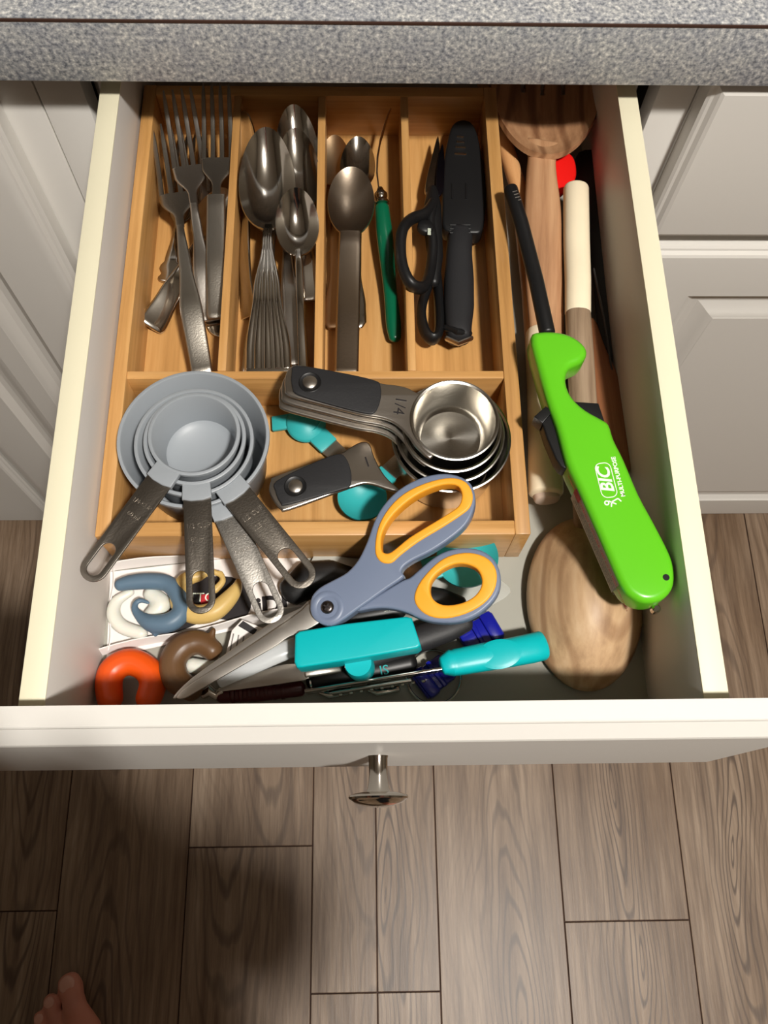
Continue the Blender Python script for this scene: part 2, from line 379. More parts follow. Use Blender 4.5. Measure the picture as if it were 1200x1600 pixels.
for (lx, ly, lab) in ((LAMP[0], LAMP[1], 'round white ceiling light over the open drawer side of the room'),):
    t = thing('ceiling_light', lab, 'light', (lx, ly, 2.82))
    lathe('fixture_base', [(0, 0), (.15, 0), (.15, -.018), (.142, -.022), (0, -.022)], M_WHITE, t)
    lathe('lamp_shade', [(0, -.023), (.135, -.023), (.132, -.036), (.11, -.048), (.06, -.054), (0, -.0555)], M_LAMP, t)

# ------------------------------------------------------------------ countertop
CT = thing('countertop', 'speckled blue-grey laminate countertop above the open drawer', 'countertop', (0, 0, .8695))
box('front_edge', -1.3, 1.3, 0, .03, .8695, .9125, M_COUNTER, CT, .001)
box('top_sheet', -1.3, 1.3, .0006, .64, .9127, .9142, M_COUNTER, CT, .0004)
box('substrate', -1.3, 1.3, .031, .64, .8705, .9127, M_COUNTER, CT)
box('seam', -1.3, 1.3, -.0004, .004, .9119, .9133, M_SEAM, CT, label='thin brown seam line')

# ------------------------------------------------------------------ cabinets
def front(name, x0, x1, z0, z1, yf, th, rings, m, parent, label=None):
    """panelled front facing -Y: rings = (inset, depth behind the face)"""
    bm = bmesh.new(); R = []
    def ring(ins, d):
        return [bm.verts.new((x, yf + d, z)) for x, z in ((x0+ins, z0+ins), (x1-ins, z0+ins), (x1-ins, z1-ins), (x0+ins, z1-ins))]
    R.append(ring(0, th))
    for ins, d in rings: R.append(ring(ins, d))
    for a, b in zip(R, R[1:]):
        for j in range(4): bm.faces.new((a[j], a[(j+1) % 4], b[(j+1) % 4], b[j]))
    bm.faces.new(R[-1]); bm.faces.new(R[0][::-1])
    o = bm_obj(name, bm, m, parent, True, label, True, 12)
    return o
EDGE = [(0, .006), (.002, .0045), (.004, .004), (.0065, .0015), (.009, .0004), (.0125, 0)]
GROOVE = lambda i, w: [(i, 0), (i+.002, .002), (i+w*.25, .0062), (i+w*.45, .0065), (i+w*.62, .005), (i+w*.8, .002), (i+w*.93, .0008), (i+w, .0004), (i+w+.001, 0)]
def carcass(c, x0, x1, opening=None):
    yf = .025
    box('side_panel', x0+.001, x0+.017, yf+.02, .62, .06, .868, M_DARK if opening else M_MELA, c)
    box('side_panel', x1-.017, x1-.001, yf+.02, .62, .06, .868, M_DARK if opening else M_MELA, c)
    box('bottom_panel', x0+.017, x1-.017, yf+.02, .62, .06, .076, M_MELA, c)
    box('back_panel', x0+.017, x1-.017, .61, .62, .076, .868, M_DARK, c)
    box('toe_kick', x0+.001, x1-.001, yf+.055, yf+.07, 0, .06, M_WHITE, c)
    ol, orr = opening or (x0+.03, x1-.03)
    box('stile', x0+.0004, ol, yf, yf+.02, .06, .868, M_WHITE, c, .0008)
    box('stile', orr, x1-.0004, yf, yf+.02, .06, .868, M_WHITE, c, .0008)
    box('rail', ol, orr, yf, yf+.02, .675, .715, M_WHITE, c, .0008)
    box('rail', ol, orr, yf, yf+.02, .06, .095, M_WHITE, c, .0008)
# centre cabinet with the open drawer
CC = thing('base_cabinet', 'white base cabinet with its top drawer pulled open', 'cabinet', (0, .3, 0))
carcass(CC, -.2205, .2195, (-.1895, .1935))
front('door', -.2165, .2155, .07, .699, .005, .0195, EDGE + GROOVE(.065, .03), M_WHITE, CC)
# slides visible between drawer box and stiles
for s, xa in ((-1, -.1885), (1, .1815)):
    o = box('drawer_slide', xa, xa+.0055, .046, .56, .79, .835, M_SATIN, CC, .0005)
DZ = .762; RZ = .849
XL, XR = -.1745, .1755
DR = box('drawer', XL+.004, XR-.004, -.379, .105, .756, DZ, mat('drawer_floor_grey', (158, 156, 146), .4, bump=.05), CC)
def side(x0, x1):
    box('drawer_side', x0, x1, -.380, .11, .75, RZ-.0012, M_MELA, DR, .0003)
    box('edge_band', x0-.0002, x1+.0002, -.380, .11, RZ-.0012, RZ, M_EDGE, DR, .0004, label='cream edge band on the drawer side')
side(XL, XL+.0125); side(XR-.0125, XR)
box('drawer_back', XL+.0125, XR-.0125, .098, .11, .75, RZ-.004, M_MELA, DR, .0003)
front('drawer_front', -.243, .2195, .711, .866, -.3985, .0175,
      [(0, .0088), (.0006, .0078), (.0014, .0072), (.0025, .0070), (.0085, .0018), (.0098, .0006), (.0115, 0), (.0145, 0)], M_WHITE, DR)
# brass-nickel knob
bm = bmesh.new()
add_lathe(bm, [(0, 0), (.0058, 0), (.006, .001), (.0052, .003), (.005, .012), (.0058, .0185), (.0068, .0205), (.0128, .0212), (.0156, .0222), (.0162, .0232), (.0158, .0242), (.0148, .0246), (.014, .0252), (.0125, .0262), (.0085, .0276), (.004, .0284), (0, .0286)],
          Matrix.Translation((.0015, -.3968, .79)) @ Matrix.Rotation(PI/2, 4, 'X'))
bm_obj('knob', bm, M_STEEL, DR, True, 'round polished metal knob', True, 35)
# right cabinet
RCB = thing('base_cabinet', 'white base cabinet right of the open drawer, drawer above door', 'cabinet', (.47, .3, 0))
carcass(RCB, .2195, .72)
front('drawer_front', .2205, .719, .711, .866, .005, .0195, EDGE, M_WHITE, RCB)
front('door', .2205, .719, .082, .699, .005, .0195, EDGE + GROOVE(.062, .034), M_WHITE, RCB)
LCB = thing('base_cabinet', 'narrow white cabinet left of the open drawer, raised panel door', 'cabinet', (-.345, .3, 0))
carcass(LCB, -.4495, -.2207)
front('door', -.4472, -.2478, .07, .856, .005, .0195, EDGE[:4] + [(.010, .0006), (.018, 0)] + GROOVE(.058, .030), M_WHITE, LCB)
LC2 = thing('base_cabinet', 'white base cabinet at the far left of the counter', 'cabinet', (-.75, .3, 0))
carcass(LC2, -1.05, -.4497)
front('door', -1.04, -.4512, .07, .856, .005, .0195, EDGE + GROOVE(.062, .034), M_WHITE, LC2)

# ------------------------------------------------------------------ cutlery tray
TZ = .806; TF = .7685
TR = thing('cutlery_tray', 'bamboo cutlery tray with four long slots and one wide front slot', 'tray', (-.03, -.1, DZ))
tx0, tx1, ty0, ty1 = -.1605, .0918, -.2762, .066
box('tray_base', tx0+.004, tx1-.004, ty0+.004, ty1-.004, DZ+.0004, TF, M_BAMY, TR)
box('tray_side', tx0, tx0+.0088, ty0, ty1, DZ+.0002, TZ, M_BAMY, TR, .0009)
box('tray_side', tx1-.0092, tx1, ty0, ty1, DZ+.0002, TZ, M_BAMY, TR, .0009)
box('tray_front', tx0+.0086, tx1-.009, ty0, ty0+.009, DZ+.0002, TZ-.0003, M_BAMX, TR, .0009)
box('tray_back', tx0+.0086, tx1-.009, ty1-.009, ty1, DZ+.0002, TZ-.0003, M_BAMX, TR, .0009)
box('cross_divider', tx0+.0087, tx1-.0091, -.1725, -.1670, TF, TZ-.001, M_BAMX, TR, .0006)
for xd in (-.0935, -.0335, .0252):
    box('divider', xd-.0027, xd+.0027, -.1669, ty1-.009, TF, TZ-.0008, M_BAMY, TR, .0006)

# ------------------------------------------------------------------ cutlery builders (own axis: y from handle end to tip)
def prof(pairs, t):
    for (a, va), (b, vb) in zip(pairs, pairs[1:]):
        if t <= b:
            s = (t-a)/max(b-a, 1e-9); s = s*s*(3-2*s); return va + (vb-va)*s
    return pairs[-1][1]
def handle(name, L, wp, zp, hp, m, t, n=26, e=3.2, y0=0, flute=0):
    P = []; ws = []; hs = []
    for i in range(n+1):
        s = i/n; P.append((0, y0 + L*s, prof(zp, s))); ws.append(prof(wp, s)); hs.append(prof(hp, s))
    # round the very end
    P = [(0, y0-.0005, P[0][2])] + P; ws = [ws[0]*.8] + ws; hs = [hs[0]*.6] + hs
    o = sweep(name, P, ws, hs, m, t, world=False, n=16, e=e)
    if flute:
        bm = bmesh.new()
        for q in ((-.8, -.42, 0, .42, .8) if flute == 5 else (-.7, .7)):
            PP = []; w = []
            for i in range(1, n):
                s = i/n; PP.append((q*prof(wp, s), y0+L*s, prof(zp, s) + prof(hp, s)*.8 + .0002)); w.append(max(.0004, prof(wp, s)*.15))
            add_sweep(bm, PP, w, [max(.0004, prof(hp, .2)*.55)]*len(w), n=8)
        bm_obj('fluting', bm, m, o, False, None)
    return o
def bowl(bm, yc, Wd, Hl, depth, th=.0011, egg=.18, z=0, tilt=0, nr=9, na=40):
    def surf(dz, sc):
        rings = []
        for k in range(nr+1):
            r = k/nr * sc
            if k == 0: rings.append([bm.verts.new((0, yc, z - depth + dz))]); continue
            ring = []
            for j in range(na):
                a = 2*PI*j/na; s = math.sin(a); c = math.cos(a)
                x = r*Wd*c*(1 - egg*s*r); y = yc + r*Hl*s
                zz = z - depth*(1 - (k/nr)**2.0) + dz + tilt*(y-yc)
                ring.append(bm.verts.new((x, y, zz)))
            rings.append(ring)
        for a, b in zip(rings, rings[1:]):
            for j in range(na):
                if len(a) == 1: bm.faces.new((a[0], b[j], b[(j+1) % na]))
                else: bm.faces.new((a[j], b[j], b[(j+1) % na], a[(j+1) % na]))
        return rings[-1]
    a = surf(th, .985); b = surf(-th*.2, 1.0)
    for j in range(na): bm.faces.new((a[j], a[(j+1) % na], b[(j+1) % na], b[j]))
H_PLAIN = [(0, .0075), (.04, .0092), (.3, .0075), (.75, .0036), (1, .0028)]
H_WIDE = [(0, .0098), (.1, .0105), (.5, .0085), (.8, .0035), (1, .003)]
H_FID = [(0, .008), (.03, .0105), (.12, .0098), (.3, .006), (.6, .0035), (1, .0028)]
H_STRAIGHT = [(0, .0058), (.03, .0068), (.5, .0066), (1, .0064)]
def spoon(label, A, B, bw=.020, bl=.030, depth=.008, hw=H_PLAIN, m=M_STEEL, roll=0, flip=False, arch=.006, flute=0, egg=.16, group='spoons lying in the cutlery tray', ht=.0013, tilt=.10):
    M = frame(A, B, roll + (PI if flip else 0)); L = (B-A).length
    t = thing('spoon', label, 'spoon', M, group)
    hl = L - 2*bl + .004
    handle('handle', hl, hw, [(0, 0), (.45, arch), (.9, arch*.5), (1, 0)], [(0, ht), (.7, ht*1.1), (1, ht*1.2)], m, t, flute=flute)
    bm = bmesh.new(); bowl(bm, L - bl, bw, bl, depth, egg=egg, z=tilt*bl, tilt=tilt)
    bm_obj('bowl', bm, m, t, False, None, True, 60)
    return t
def fork(label, A, B, w=.0118, hw=H_PLAIN, m=M_SATIN, roll=0, tines=4, arch=.006, flip=False, ht=.0013, dip=.006):
    M = frame(A, B, roll + (PI if flip else 0)); L = (B-A).length
    t = thing('fork', label, 'fork', M, 'forks lying in the leftmost tray slot')
    hd = .088; hl = L - hd
    handle('handle', hl, hw, [(0, 0), (.45, arch), (.9, arch*.6), (1, arch*.4)], [(0, ht), (1, ht*1.2)], m, t)
    bm = bmesh.new()
    zz = lambda s: arch*.4*(1-s)**2 - dip*math.sin(PI*min(1, s*1.05))*.9 + .002*s*s
    n = 10; P = []; ws = []
    for i in range(n+1):
        s = i/n*.38; P.append((0, hl + hd*s - .001, zz(s))); ws.append(prof([(0, .003), (.30, .003), (.75, w*.94), (1, w)], i/n))
    add_sweep(bm, P, ws, .0009, n=16, e=3.5)
    tw = w*2/(tines + (tines-1)*.8)
    for q in range(tines):
        xc = -w + tw/2 + q*tw*1.8
        P = []; a = []
        for i in range(9):
            s = .36 + .64*i/8; P.append((xc*(1 - .06*i/8), hl + hd*s, zz(s))); a.append(tw*.5*(1 - .12*i/8) if i < 8 else tw*.16)
        a[7] = tw*.36
        add_sweep(bm, P, a, [.00085]*8 + [.0004], n=8, e=3)
    bm_obj('tines', bm, m, t, False, None, True, 50)
    return t

# slot 1: forks
fork('front fork, slightly spotted tines, plain brushed flaring handle, on top of the others', at(316, 584, .790), at(259, 196, .800), .0120, [(0, .0068), (.35, .0072), (.7, .0042), (1, .0026)], M_BRUSH, arch=.010)
fork('fork in leftmost slot with tines reaching furthest back left, behind the front one', at(330, 500, .776), at(277, 142, .811), .0118, H_PLAIN, M_SATIN, arch=.006)
fork('fork with plain square-ended handle lying along the first divider', at(339, 497, .785), at(338, 132, .812), .0112, H_STRAIGHT, M_BRUSH, arch=.004)
spoon('flatware piece lying crosswise, its flat handle end pointing to the left tray wall', at(236, 512, .7745), at(352, 300, .776), .012, .022, .004, H_PLAIN, M_STEEL, roll=.55, group='mixed flatware under the forks')
fork('scalloped-handle fork lowest in the leftmost slot, mostly under the front fork', at(265, 440, .771), at(300, 210, .778), .0105, [(0, .007), (.06, .0088), (.16, .0062), (.28, .0078), (.4, .0045), (1, .0026)], M_STEEL, arch=.003)
fork('dark fluted fork wedged under the others, handle end beside the middle of the slot', at(318, 462, .772), at(318, 235, .7795), .0105, H_FID, M_STEEL, arch=.003)
def knife(label, A, B, cat='table knife'):
    M = frame(A, B); L = (B-A).length
    t = thing('table_knife', label, 'knife', M)
    handle('handle', L*.5, [(0, .0052), (.5, .0062), (1, .0045)], [(0, 0), (1, 0)], [(0, .0022), (1, .002)], M_SATIN, t)
    o = [(-.004, L*.5-.001), (.0052, L*.5-.001), (.0086, L*.62), (.009, L*.85), (.006, L*.96), (-.001, L), (-.004, L*.98)]
    plate('blade', [smoothpts(o, 4)], -.0007, .0007, M_STEEL, t, .0003)
knife('thin table knife at bottom of the leftmost slot, pointed end toward the front', at(322, 250, .7725), at(341, 527, .772))

# slot 2: spoons
spoon('large shiny serving spoon, biggest bowl, broad fluted handle', at(419, 586, .7905), at(419, 221, .806), .0192, .0355, .0125, [(0, .0155), (.12, .0148), (.5, .009), (.85, .0036), (1, .003)], M_STEEL, arch=.008, flute=5, ht=.0011, tilt=.2)
spoon('spoon directly under the large fluted one, handle fanned out to its left', at(404, 584, .777), at(436, 252, .790), .018, .030, .007, [(0, .0118), (.12, .0112), (.5, .0072), (.85, .0034), (1, .003)], M_SATIN, arch=.005, flute=2)
spoon('small teaspoon with round shiny bowl, overlapping the large serving spoon', at(474, 580, .789), at(463, 304, .810), .0145, .0225, .010, [(0, .0032), (.5, .0026), (1, .0022)], M_STEEL, arch=.004, ht=.0017, egg=.1, tilt=.18)
spoon('spoon in shadow at back right of the second slot, tip furthest back', at(483, 457, .7735), at(459, 172, .8035), .0158, .034, .009, H_FID, M_STEEL, arch=.004)
spoon('spoon nested into the back right one, bowl rim just in front', at(482, 470, .781), at(461, 208, .806), .0152, .030, .008, H_PLAIN, M_STEEL, arch=.004)
spoon('spoon leaning on the first divider, only half of its bowl in sight', at(388, 495, .7735), at(388, 178, .800), .0135, .032, .006, [(0, .0072), (.08, .0074), (.3, .0055), (1, .0028)], M_STEEL, roll=-.75, arch=.003)
spoon('spoon with beaded broad handle right of the large fluted handle', at(461, 570, .7805), at(440, 240, .7735), .016, .030, .004, [(0, .0085), (.1, .009), (.35, .0062), (.8, .003), (1, .0028)], M_SATIN, arch=.008, flute=2)
# slot 3
spoon('long straight-handled brownish steel spoon on top in the third slot', at(541, 585, .788), at(550, 269, .798), .0162, .0262, .0055, [(0, .0078), (.5, .0078), (1, .0078)], mat('warm_satin_steel', (176, 160, 142), .26, 1, bump=.03, bscale=500), arch=.002, group='spoons in the third slot', egg=.02)
spoon('small spoon with shaded bowl just behind the long straight-handled one', at(553, 512, .777), at(560, 220, .789), .0125, .0205, .006, [(0, .006), (.03, .0085), (.14, .0078), (.35, .0042), (1, .0026)], M_STEEL, arch=.003, group='spoons in the third slot')
spoon('matte spoon lying against the second divider, left behind the small one', at(527, 512, .7745), at(524, 218, .779), .0115, .021, .0045, [(0, .0065), (.03, .0092), (.14, .0085), (.35, .0045), (1, .0026)], mat('dull_gold_steel', (168, 142, 112), .4, 1), roll=-.2, arch=.003, group='spoons in the third slot')
def spreader():
    A = at(617, 527, .777); B = at(597, 325, .789); M = frame(A, B); L = (B-A).length
    t = thing('spreader', 'spreader knife with glossy dark green handle and curved blade on edge', 'knife', M)
    hp = [(0, .0042), (.08, .0052), (.35, .0046), (.8, .0057), (1, .0050)]
    n = 18; bm = bmesh.new()
    add_sweep(bm, [(0, L*i/n, 0) for i in range(n+1)], [prof(hp, i/n) for i in range(n+1)], [prof(hp, i/n)*.8 for i in range(n+1)], n=18, round_ends=1)
    bm_obj('handle', bm, M_DKGREEN, t, False)
    bm = bmesh.new()
    add_lathe(bm, [(0, 0), (.0048, 0), (.0056, .001), (.0048, .0025), (.0036, .004), (.0046, .006), (.0046, .008), (.003, .010), (.0018, .013), (0, .0132)], Matrix.Translation((0, L+.003, 0)) @ Matrix.Rotation(-PI/2, 4, 'X'), 20)
    bm_obj('ferrule', bm, M_STEEL, t, False)
    Mi = M.inverted(); bm = bmesh.new()
    pts = [(596, 318, .790, 1.2, 1.2), (592, 296, .792, 1.2, 1.4), (589, 270, .794, 1.6, 4), (590, 245, .796, 1.9, 7), (594, 222, .798, 1.5, 8), (601, 198, .800, 1.1, 8), (606, 182, .8015, .9, 6), (611, 170, .803, .5, 3)]
    add_sweep(bm, [Mi @ at(p[0], p[1], p[2]) for p in pts], [p[3]*.0004 for p in pts], [p[4]*.0006 for p in pts], n=10)
    bm_obj('blade', bm, M_STEEL, t, False)
spreader()
# slot 4: shears and peeler
def shears():
    A = at(676, 535, .787); B = at(682, 215, .787); M = frame(A, B, .1)
    t = thing('kitchen_shears', 'black-handled kitchen shears standing on edge, blades to the back', 'scissors', M)
    blade = [(684, 213), (687, 235), (686, 268), (682, 300), (668, 303), (664, 296), (668, 272), (676, 240)]
    plate('blade', [trace(M, blade, 0, 3)], -.002, .0005, M_STEEL, t, .0003)
    blade = [(690, 230), (693, 262), (692, 300), (684, 312), (680, 300), (682, 260)]
    plate('blade', [trace(M, blade, 0, 3)], .002, .004, mat('blued_steel', (90, 92, 120), .2, 1), t, .0003)
    w = lambda L: [at(*p) for p in L]
    Mi = M.inverted()
    # first loop, reaching over the divider
    P = smoothpts([(676, 318, .795), (664, 334, .800), (642, 343, .806), (629, 360, .812), (626, 390, .813), (630, 420, .813), (642, 443, .811), (658, 450, .804), (668, 438, .798), (674, 412, .794), (676, 380, .794), (672, 350, .795), (676, 318, .795)], 4, False)
    bm = bmesh.new(); add_sweep(bm, [Mi @ at(*p) for p in P], .0036, .0048, n=12); add_sweep(bm, [Mi @ at(*p) for p in [(676, 296, .789), (676, 320, .792), (676, 350, .792), (680, 400, .79), (678, 440, .788)]], [.0035, .006, .0066, .0055, .004], [.003, .005, .006, .005, .004], n=12, round_ends=1)
    bm_obj('handle', bm, M_BLACK, t, False)
    P = smoothpts([(681, 420, .783), (670, 445, .783), (660, 475, .784), (659, 500, .785), (666, 522, .786), (678, 530, .786), (686, 515, .784), (686, 480, .781), (684, 450, .780), (681, 420, .783)], 4, False)
    bm = bmesh.new(); add_sweep(bm, [Mi @ at(*p) for p in P], .0032, .0062, n=12)
    bm_obj('handle', bm, M_BLACK, t, False)
    lathe('pivot_boss', [(0, 0), (.0056, 0), (.0056, .003), (.0045, .0042), (0, .0042)], M_BLACK, t, Matrix.Translation(Mi @ at(664, 358, .799)), n=24)
    T = Mi @ at(671, 362, .8045)
    text('print', 'IIIIIII', .0032, M_WHITEINK, t, Matrix.Translation(T) @ Matrix.Rotation(PI/2, 4, 'Z'))
shears()
def sheathed():
    A = at(716, 535, .781); B = at(722, 200, .785); M = frame(A, B); Mi = M.inverted(); L = (B-A).length
    t = thing('sheathed_knife', 'black knife in a slotted black plastic sheath beside the shears', 'knife', M)
    sh = [(706, 205), (722, 197), (738, 205), (748, 235), (756, 290), (757, 330), (752, 368), (736, 374), (694, 368), (690, 330), (692, 270), (698, 230)]
    slot = lambda cx, cy, w, h: [(cx-w, cy-h), (cx+w, cy-h), (cx+w, cy+h), (cx-w, cy+h)]
    holes = [trace(M, slot(719, 222, 6, 1.6), 0, 1, False), trace(M, slot(719, 232, 8, 1.8), 0, 1, False), trace(M, slot(720, 242, 9, 2), 0, 1, False)]
    plate('sheath', [trace(M, sh, 0, 4)], -.006, .007, M_BLACK, t, .002)
    for cy, hw in ((216, 5), (224, 6), (232, 8), (242, 9)):
        a = Mi @ at(719-hw, cy, .79); b = Mi @ at(719+hw, cy+1, .79); a.z = b.z = .0071; bm = bmesh.new(); add_sweep(bm, [a, b], .0007, .0006, n=8); bm_obj('blade_glint', bm, M_STEEL, t, False, 'steel showing through a sheath slot')
    plate('blade', [trace(M, [(712, 212), (728, 210), (742, 260), (744, 350), (700, 350), (702, 260)], 0, 3)], -.001, .001, M_STEEL, t, .0003)
    bm = bmesh.new()
    for i, y in enumerate((352, 358, 364)):
        a = Mi @ at(703, y, .79); b = Mi @ at(735, y, .79); a.z = b.z = .0072; add_sweep(bm, [a, b], .0006, .0006, n=8)
    for x in (706, 728): a = Mi @ at(x, 288, .79); b = Mi @ at(x, 312, .79); a.z = b.z = .0072; add_sweep(bm, [a, b], .0006, .0006, n=8)
    bm_obj('grip_ridges', bm, M_BLACK, t, False)
    pts = [(719, 366, 22), (717, 400, 23), (717, 440, 26), (717, 480, 26), (716, 510, 23), (717, 526, 21)]
    sc = mpp(.781)
    P = [Mi @ at(p[0], p[1], .783) for p in pts]
    bm = bmesh.new(); add_sweep(bm, P, [p[2]*sc for p in pts], .0085, n=20, e=2.8, round_ends=.6); bm_obj('handle', bm, M_RUBBER, t, False)
    P = [Mi @ at(*p) for p in ((697, 512, .787), (715, 518, .7915), (733, 521, .787))]
    bm = bmesh.new(); add_sweep(bm, P, .0022, .0022, n=10, round_ends=1); bm_obj('cap_rib', bm, M_BLACK, t, False)
    P = [Mi @ at(*p) for p in ((698, 529, .786), (716, 537, .788), (736, 529, .786))]
    bm = bmesh.new(); add_sweep(bm, P, .0015, .0025, n=10, round_ends=1); bm_obj('tang', bm, M_SATIN, t, False, 'steel tang showing at the handle end')
sheathed()

# ------------------------------------------------------------------ right-hand side of the drawer
def lineobj(t, name, pts, m, e=2.2, n=22, flat=.8, ends=.8, label=None, up=(0, 0, 1)):
    """round piece through (px, py, z, half width in px)"""
    Mi = WM[t].inverted(); P = [Mi @ at(p[0], p[1], p[2]) for p in pts]; ws = [p[3]*mpp(p[2]) for p in pts]
    hs = [(p[4] if len(p) > 4 else p[3]*flat)*mpp(p[2]) for p in pts]
    bm = bmesh.new(); add_sweep(bm, P, ws, hs, n=n, e=e, round_ends=ends, up=up); return bm_obj(name, bm, m, t, False, label)
def sp(pts, sub=5): return smoothpts(pts, sub, False)
# slotted wooden spoon
def slotted():
    A = at(852, 560, .785); B = at(853, 60, .800); M = frame(A, B); Mi = M.inverted()
    t = thing('slotted_wooden_spoon', 'large pale wooden slotted spoon, bowl tucked under the countertop edge', 'spoon', M)
    lineobj(t, 'handle', sp([(856, 590, .782, 28, 12), (854, 520, .784, 29, 13), (850, 430, .788, 33, 13), (848, 330, .792, 33, 13), (846, 275, .794, 28, 12), (847, 245, .795, 27, 11), (850, 225, .796, 40, 8)]), M_OLIVE, e=2.6)
    c = Mi @ at(852, 122, .803); W = 109*mpp(.803); H = 152*mpp(.803)*1.25
    bm = bmesh.new(); bowl(bm, 0, W, H, .017, th=.004, egg=.0, nr=40, na=120)
    # cut the slots
    for xs in (-.0142, .0006, .0154):
        kill = [f for f in bm.faces if abs(f.calc_center_median().x - xs) < .0017 and abs(f.calc_center_median().y - .022) < .026]
        bmesh.ops.delete(bm, geom=kill, context='FACES')
    bmesh.ops.transform(bm, matrix=Matrix.Translation((c.x, c.y, c.z)), verts=bm.verts)
    bm_obj('bowl', bm, M_OLIVE, t, False, None, True, 60)
slotted()
def stick():
    A = at(826, 470, .7735); B = at(752, 120, .783); M = frame(A, B)
    t = thing('wooden_stick_handle', 'round amber wooden handle lying between the tray and slotted spoon', 'utensil', M)
    lineobj(t, 'rod', [(836, 560, .7705, 15), (828, 450, .772, 15), (812, 300, .778, 15), (785, 215, .781, 15), (768, 165, .783, 15), (752, 110, .784, 15)], M_STICK, flat=1)
stick()
def redspat():
    A = at(905, 330, .778); B = at(872, 235, .785); M = frame(A, B, .25)
    t = thing('silicone_spatula', 'red silicone spatula head peeking out behind the cream handle', 'spatula', M)
    plate('head', [trace(M, [(862, 236), (880, 240), (893, 250), (898, 268), (896, 285), (884, 300), (866, 312), (852, 290), (850, 255)], 0, 4)], -.004, .004, M_RED, t, .0025)
    lineobj(t, 'handle', [(868, 306, .776, 7), (868, 400, .770, 7), (868, 520, .768, 7)], M_RED, flat=.8)
redspat()
def turner():
    A = at(956, 578, .773); B = at(920, 240, .782); M = frame(A, B, -.35)
    t = thing('nylon_turner', 'long thin black nylon turner standing by the right drawer wall', 'spatula', M)
    plate('blade', [trace(M, [(898, 250), (925, 235), (948, 250), (955, 400), (958, 575), (948, 585), (934, 520), (925, 420), (905, 330)], 0, 3)], -.0012, .0012, M_BLACK, t, .0005)
    Mi = M.inverted()
    bm = bmesh.new(); add_sweep(bm, [Mi @ at(*p) for p in ((928, 420, .789), (944, 500, .784), (956, 578, .779))], .0007, .0007, n=8, round_ends=1)
    bm_obj('rim', bm, mat('dark_gloss', (70, 70, 72), .25), t, False)
turner()
def paddle():
    A = at(925, 470, .774); B = at(975, 742, .781); M = frame(A, B)
    t = thing('wooden_paddle', 'reddish-brown wooden spatula blade under the green lighter, rounded end', 'spatula', M)
    plate('blade', [trace(M, [(927, 500), (945, 545), (965, 590), (981, 650), (988, 700), (984, 735), (970, 752), (945, 740), (925, 690), (905, 620), (898, 560), (905, 510)], 0, 4)], -.002, .0025, M_REDWOOD, t, .0015)
    lineobj(t, 'handle', [(912, 560, .7745, 13, 6), (912, 480, .773, 12, 6), (905, 330, .771, 11, 6)], M_REDWOOD)
paddle()
def creamroll():
    A = at(853, 775, .782); B = at(846, 520, .782); M = frame(A, B)
    t = thing('rolling_pin', 'short cream flat-ended roller beside the tray, under the lighter', 'rolling pin', M)
    lineobj(t, 'roller', [(853, 770, .782, 27), (852, 700, .782, 27.5), (849, 600, .781, 27), (846, 540, .781, 27), (845, 520, .781, 25)], M_CREAMP, flat=1, e=2.3, ends=.25)
    lineobj(t, 'end_cap', [(855, 781, .780, 20), (854, 773, .780, 22)], mat('pinkish_cap', (206, 186, 170), .5), flat=1, ends=.2)
creamroll()
def bigspoon():
    A = at(901, 285, .797); B = at(916, 1072, .782); M = frame(A, B); Mi = M.inverted(); L = (B-A).length
    t = thing('wooden_spoon', 'weathered wooden spoon lying bowl down, cream-painted handle top', 'spoon', M)
    zt = lambda y: .797 + (.788-.797)*(y-285)/700
    lineobj(t, 'painted_grip', [(900, 296, zt(296), 23), (901, 380, zt(380), 23), (903, 440, zt(440), 22.5), (903, 489, zt(489), 22)], M_CREAMP, flat=.9, ends=.55, label='cream-painted handle end')
    lineobj(t, 'handle', [(903, 488, zt(488), 21.5), (907, 560, zt(560), 22.5), (912, 640, zt(640), 22), (914, 740, zt(740)-.002, 20), (914, 790, zt(790)-.006, 19), (914, 830, zt(830)-.014, 17)], M_GREYWOOD, flat=.9, ends=.3)
    c = Mi @ at(914, 941, .770); W = 92*mpp(.79); H = 139*mpp(.79)
    bm = bmesh.new(); bowl(bm, 0, W, H, .0285, th=.004, egg=.05, nr=18, na=64)
    bmesh.ops.transform(bm, matrix=Matrix.Translation((c.x, c.y, c.z)) @ Matrix.Rotation(PI, 4, 'Y'), verts=bm.verts)
    bm_obj('bowl', bm, M_BOWLW, t, False, None, True, 60)
bigspoon()
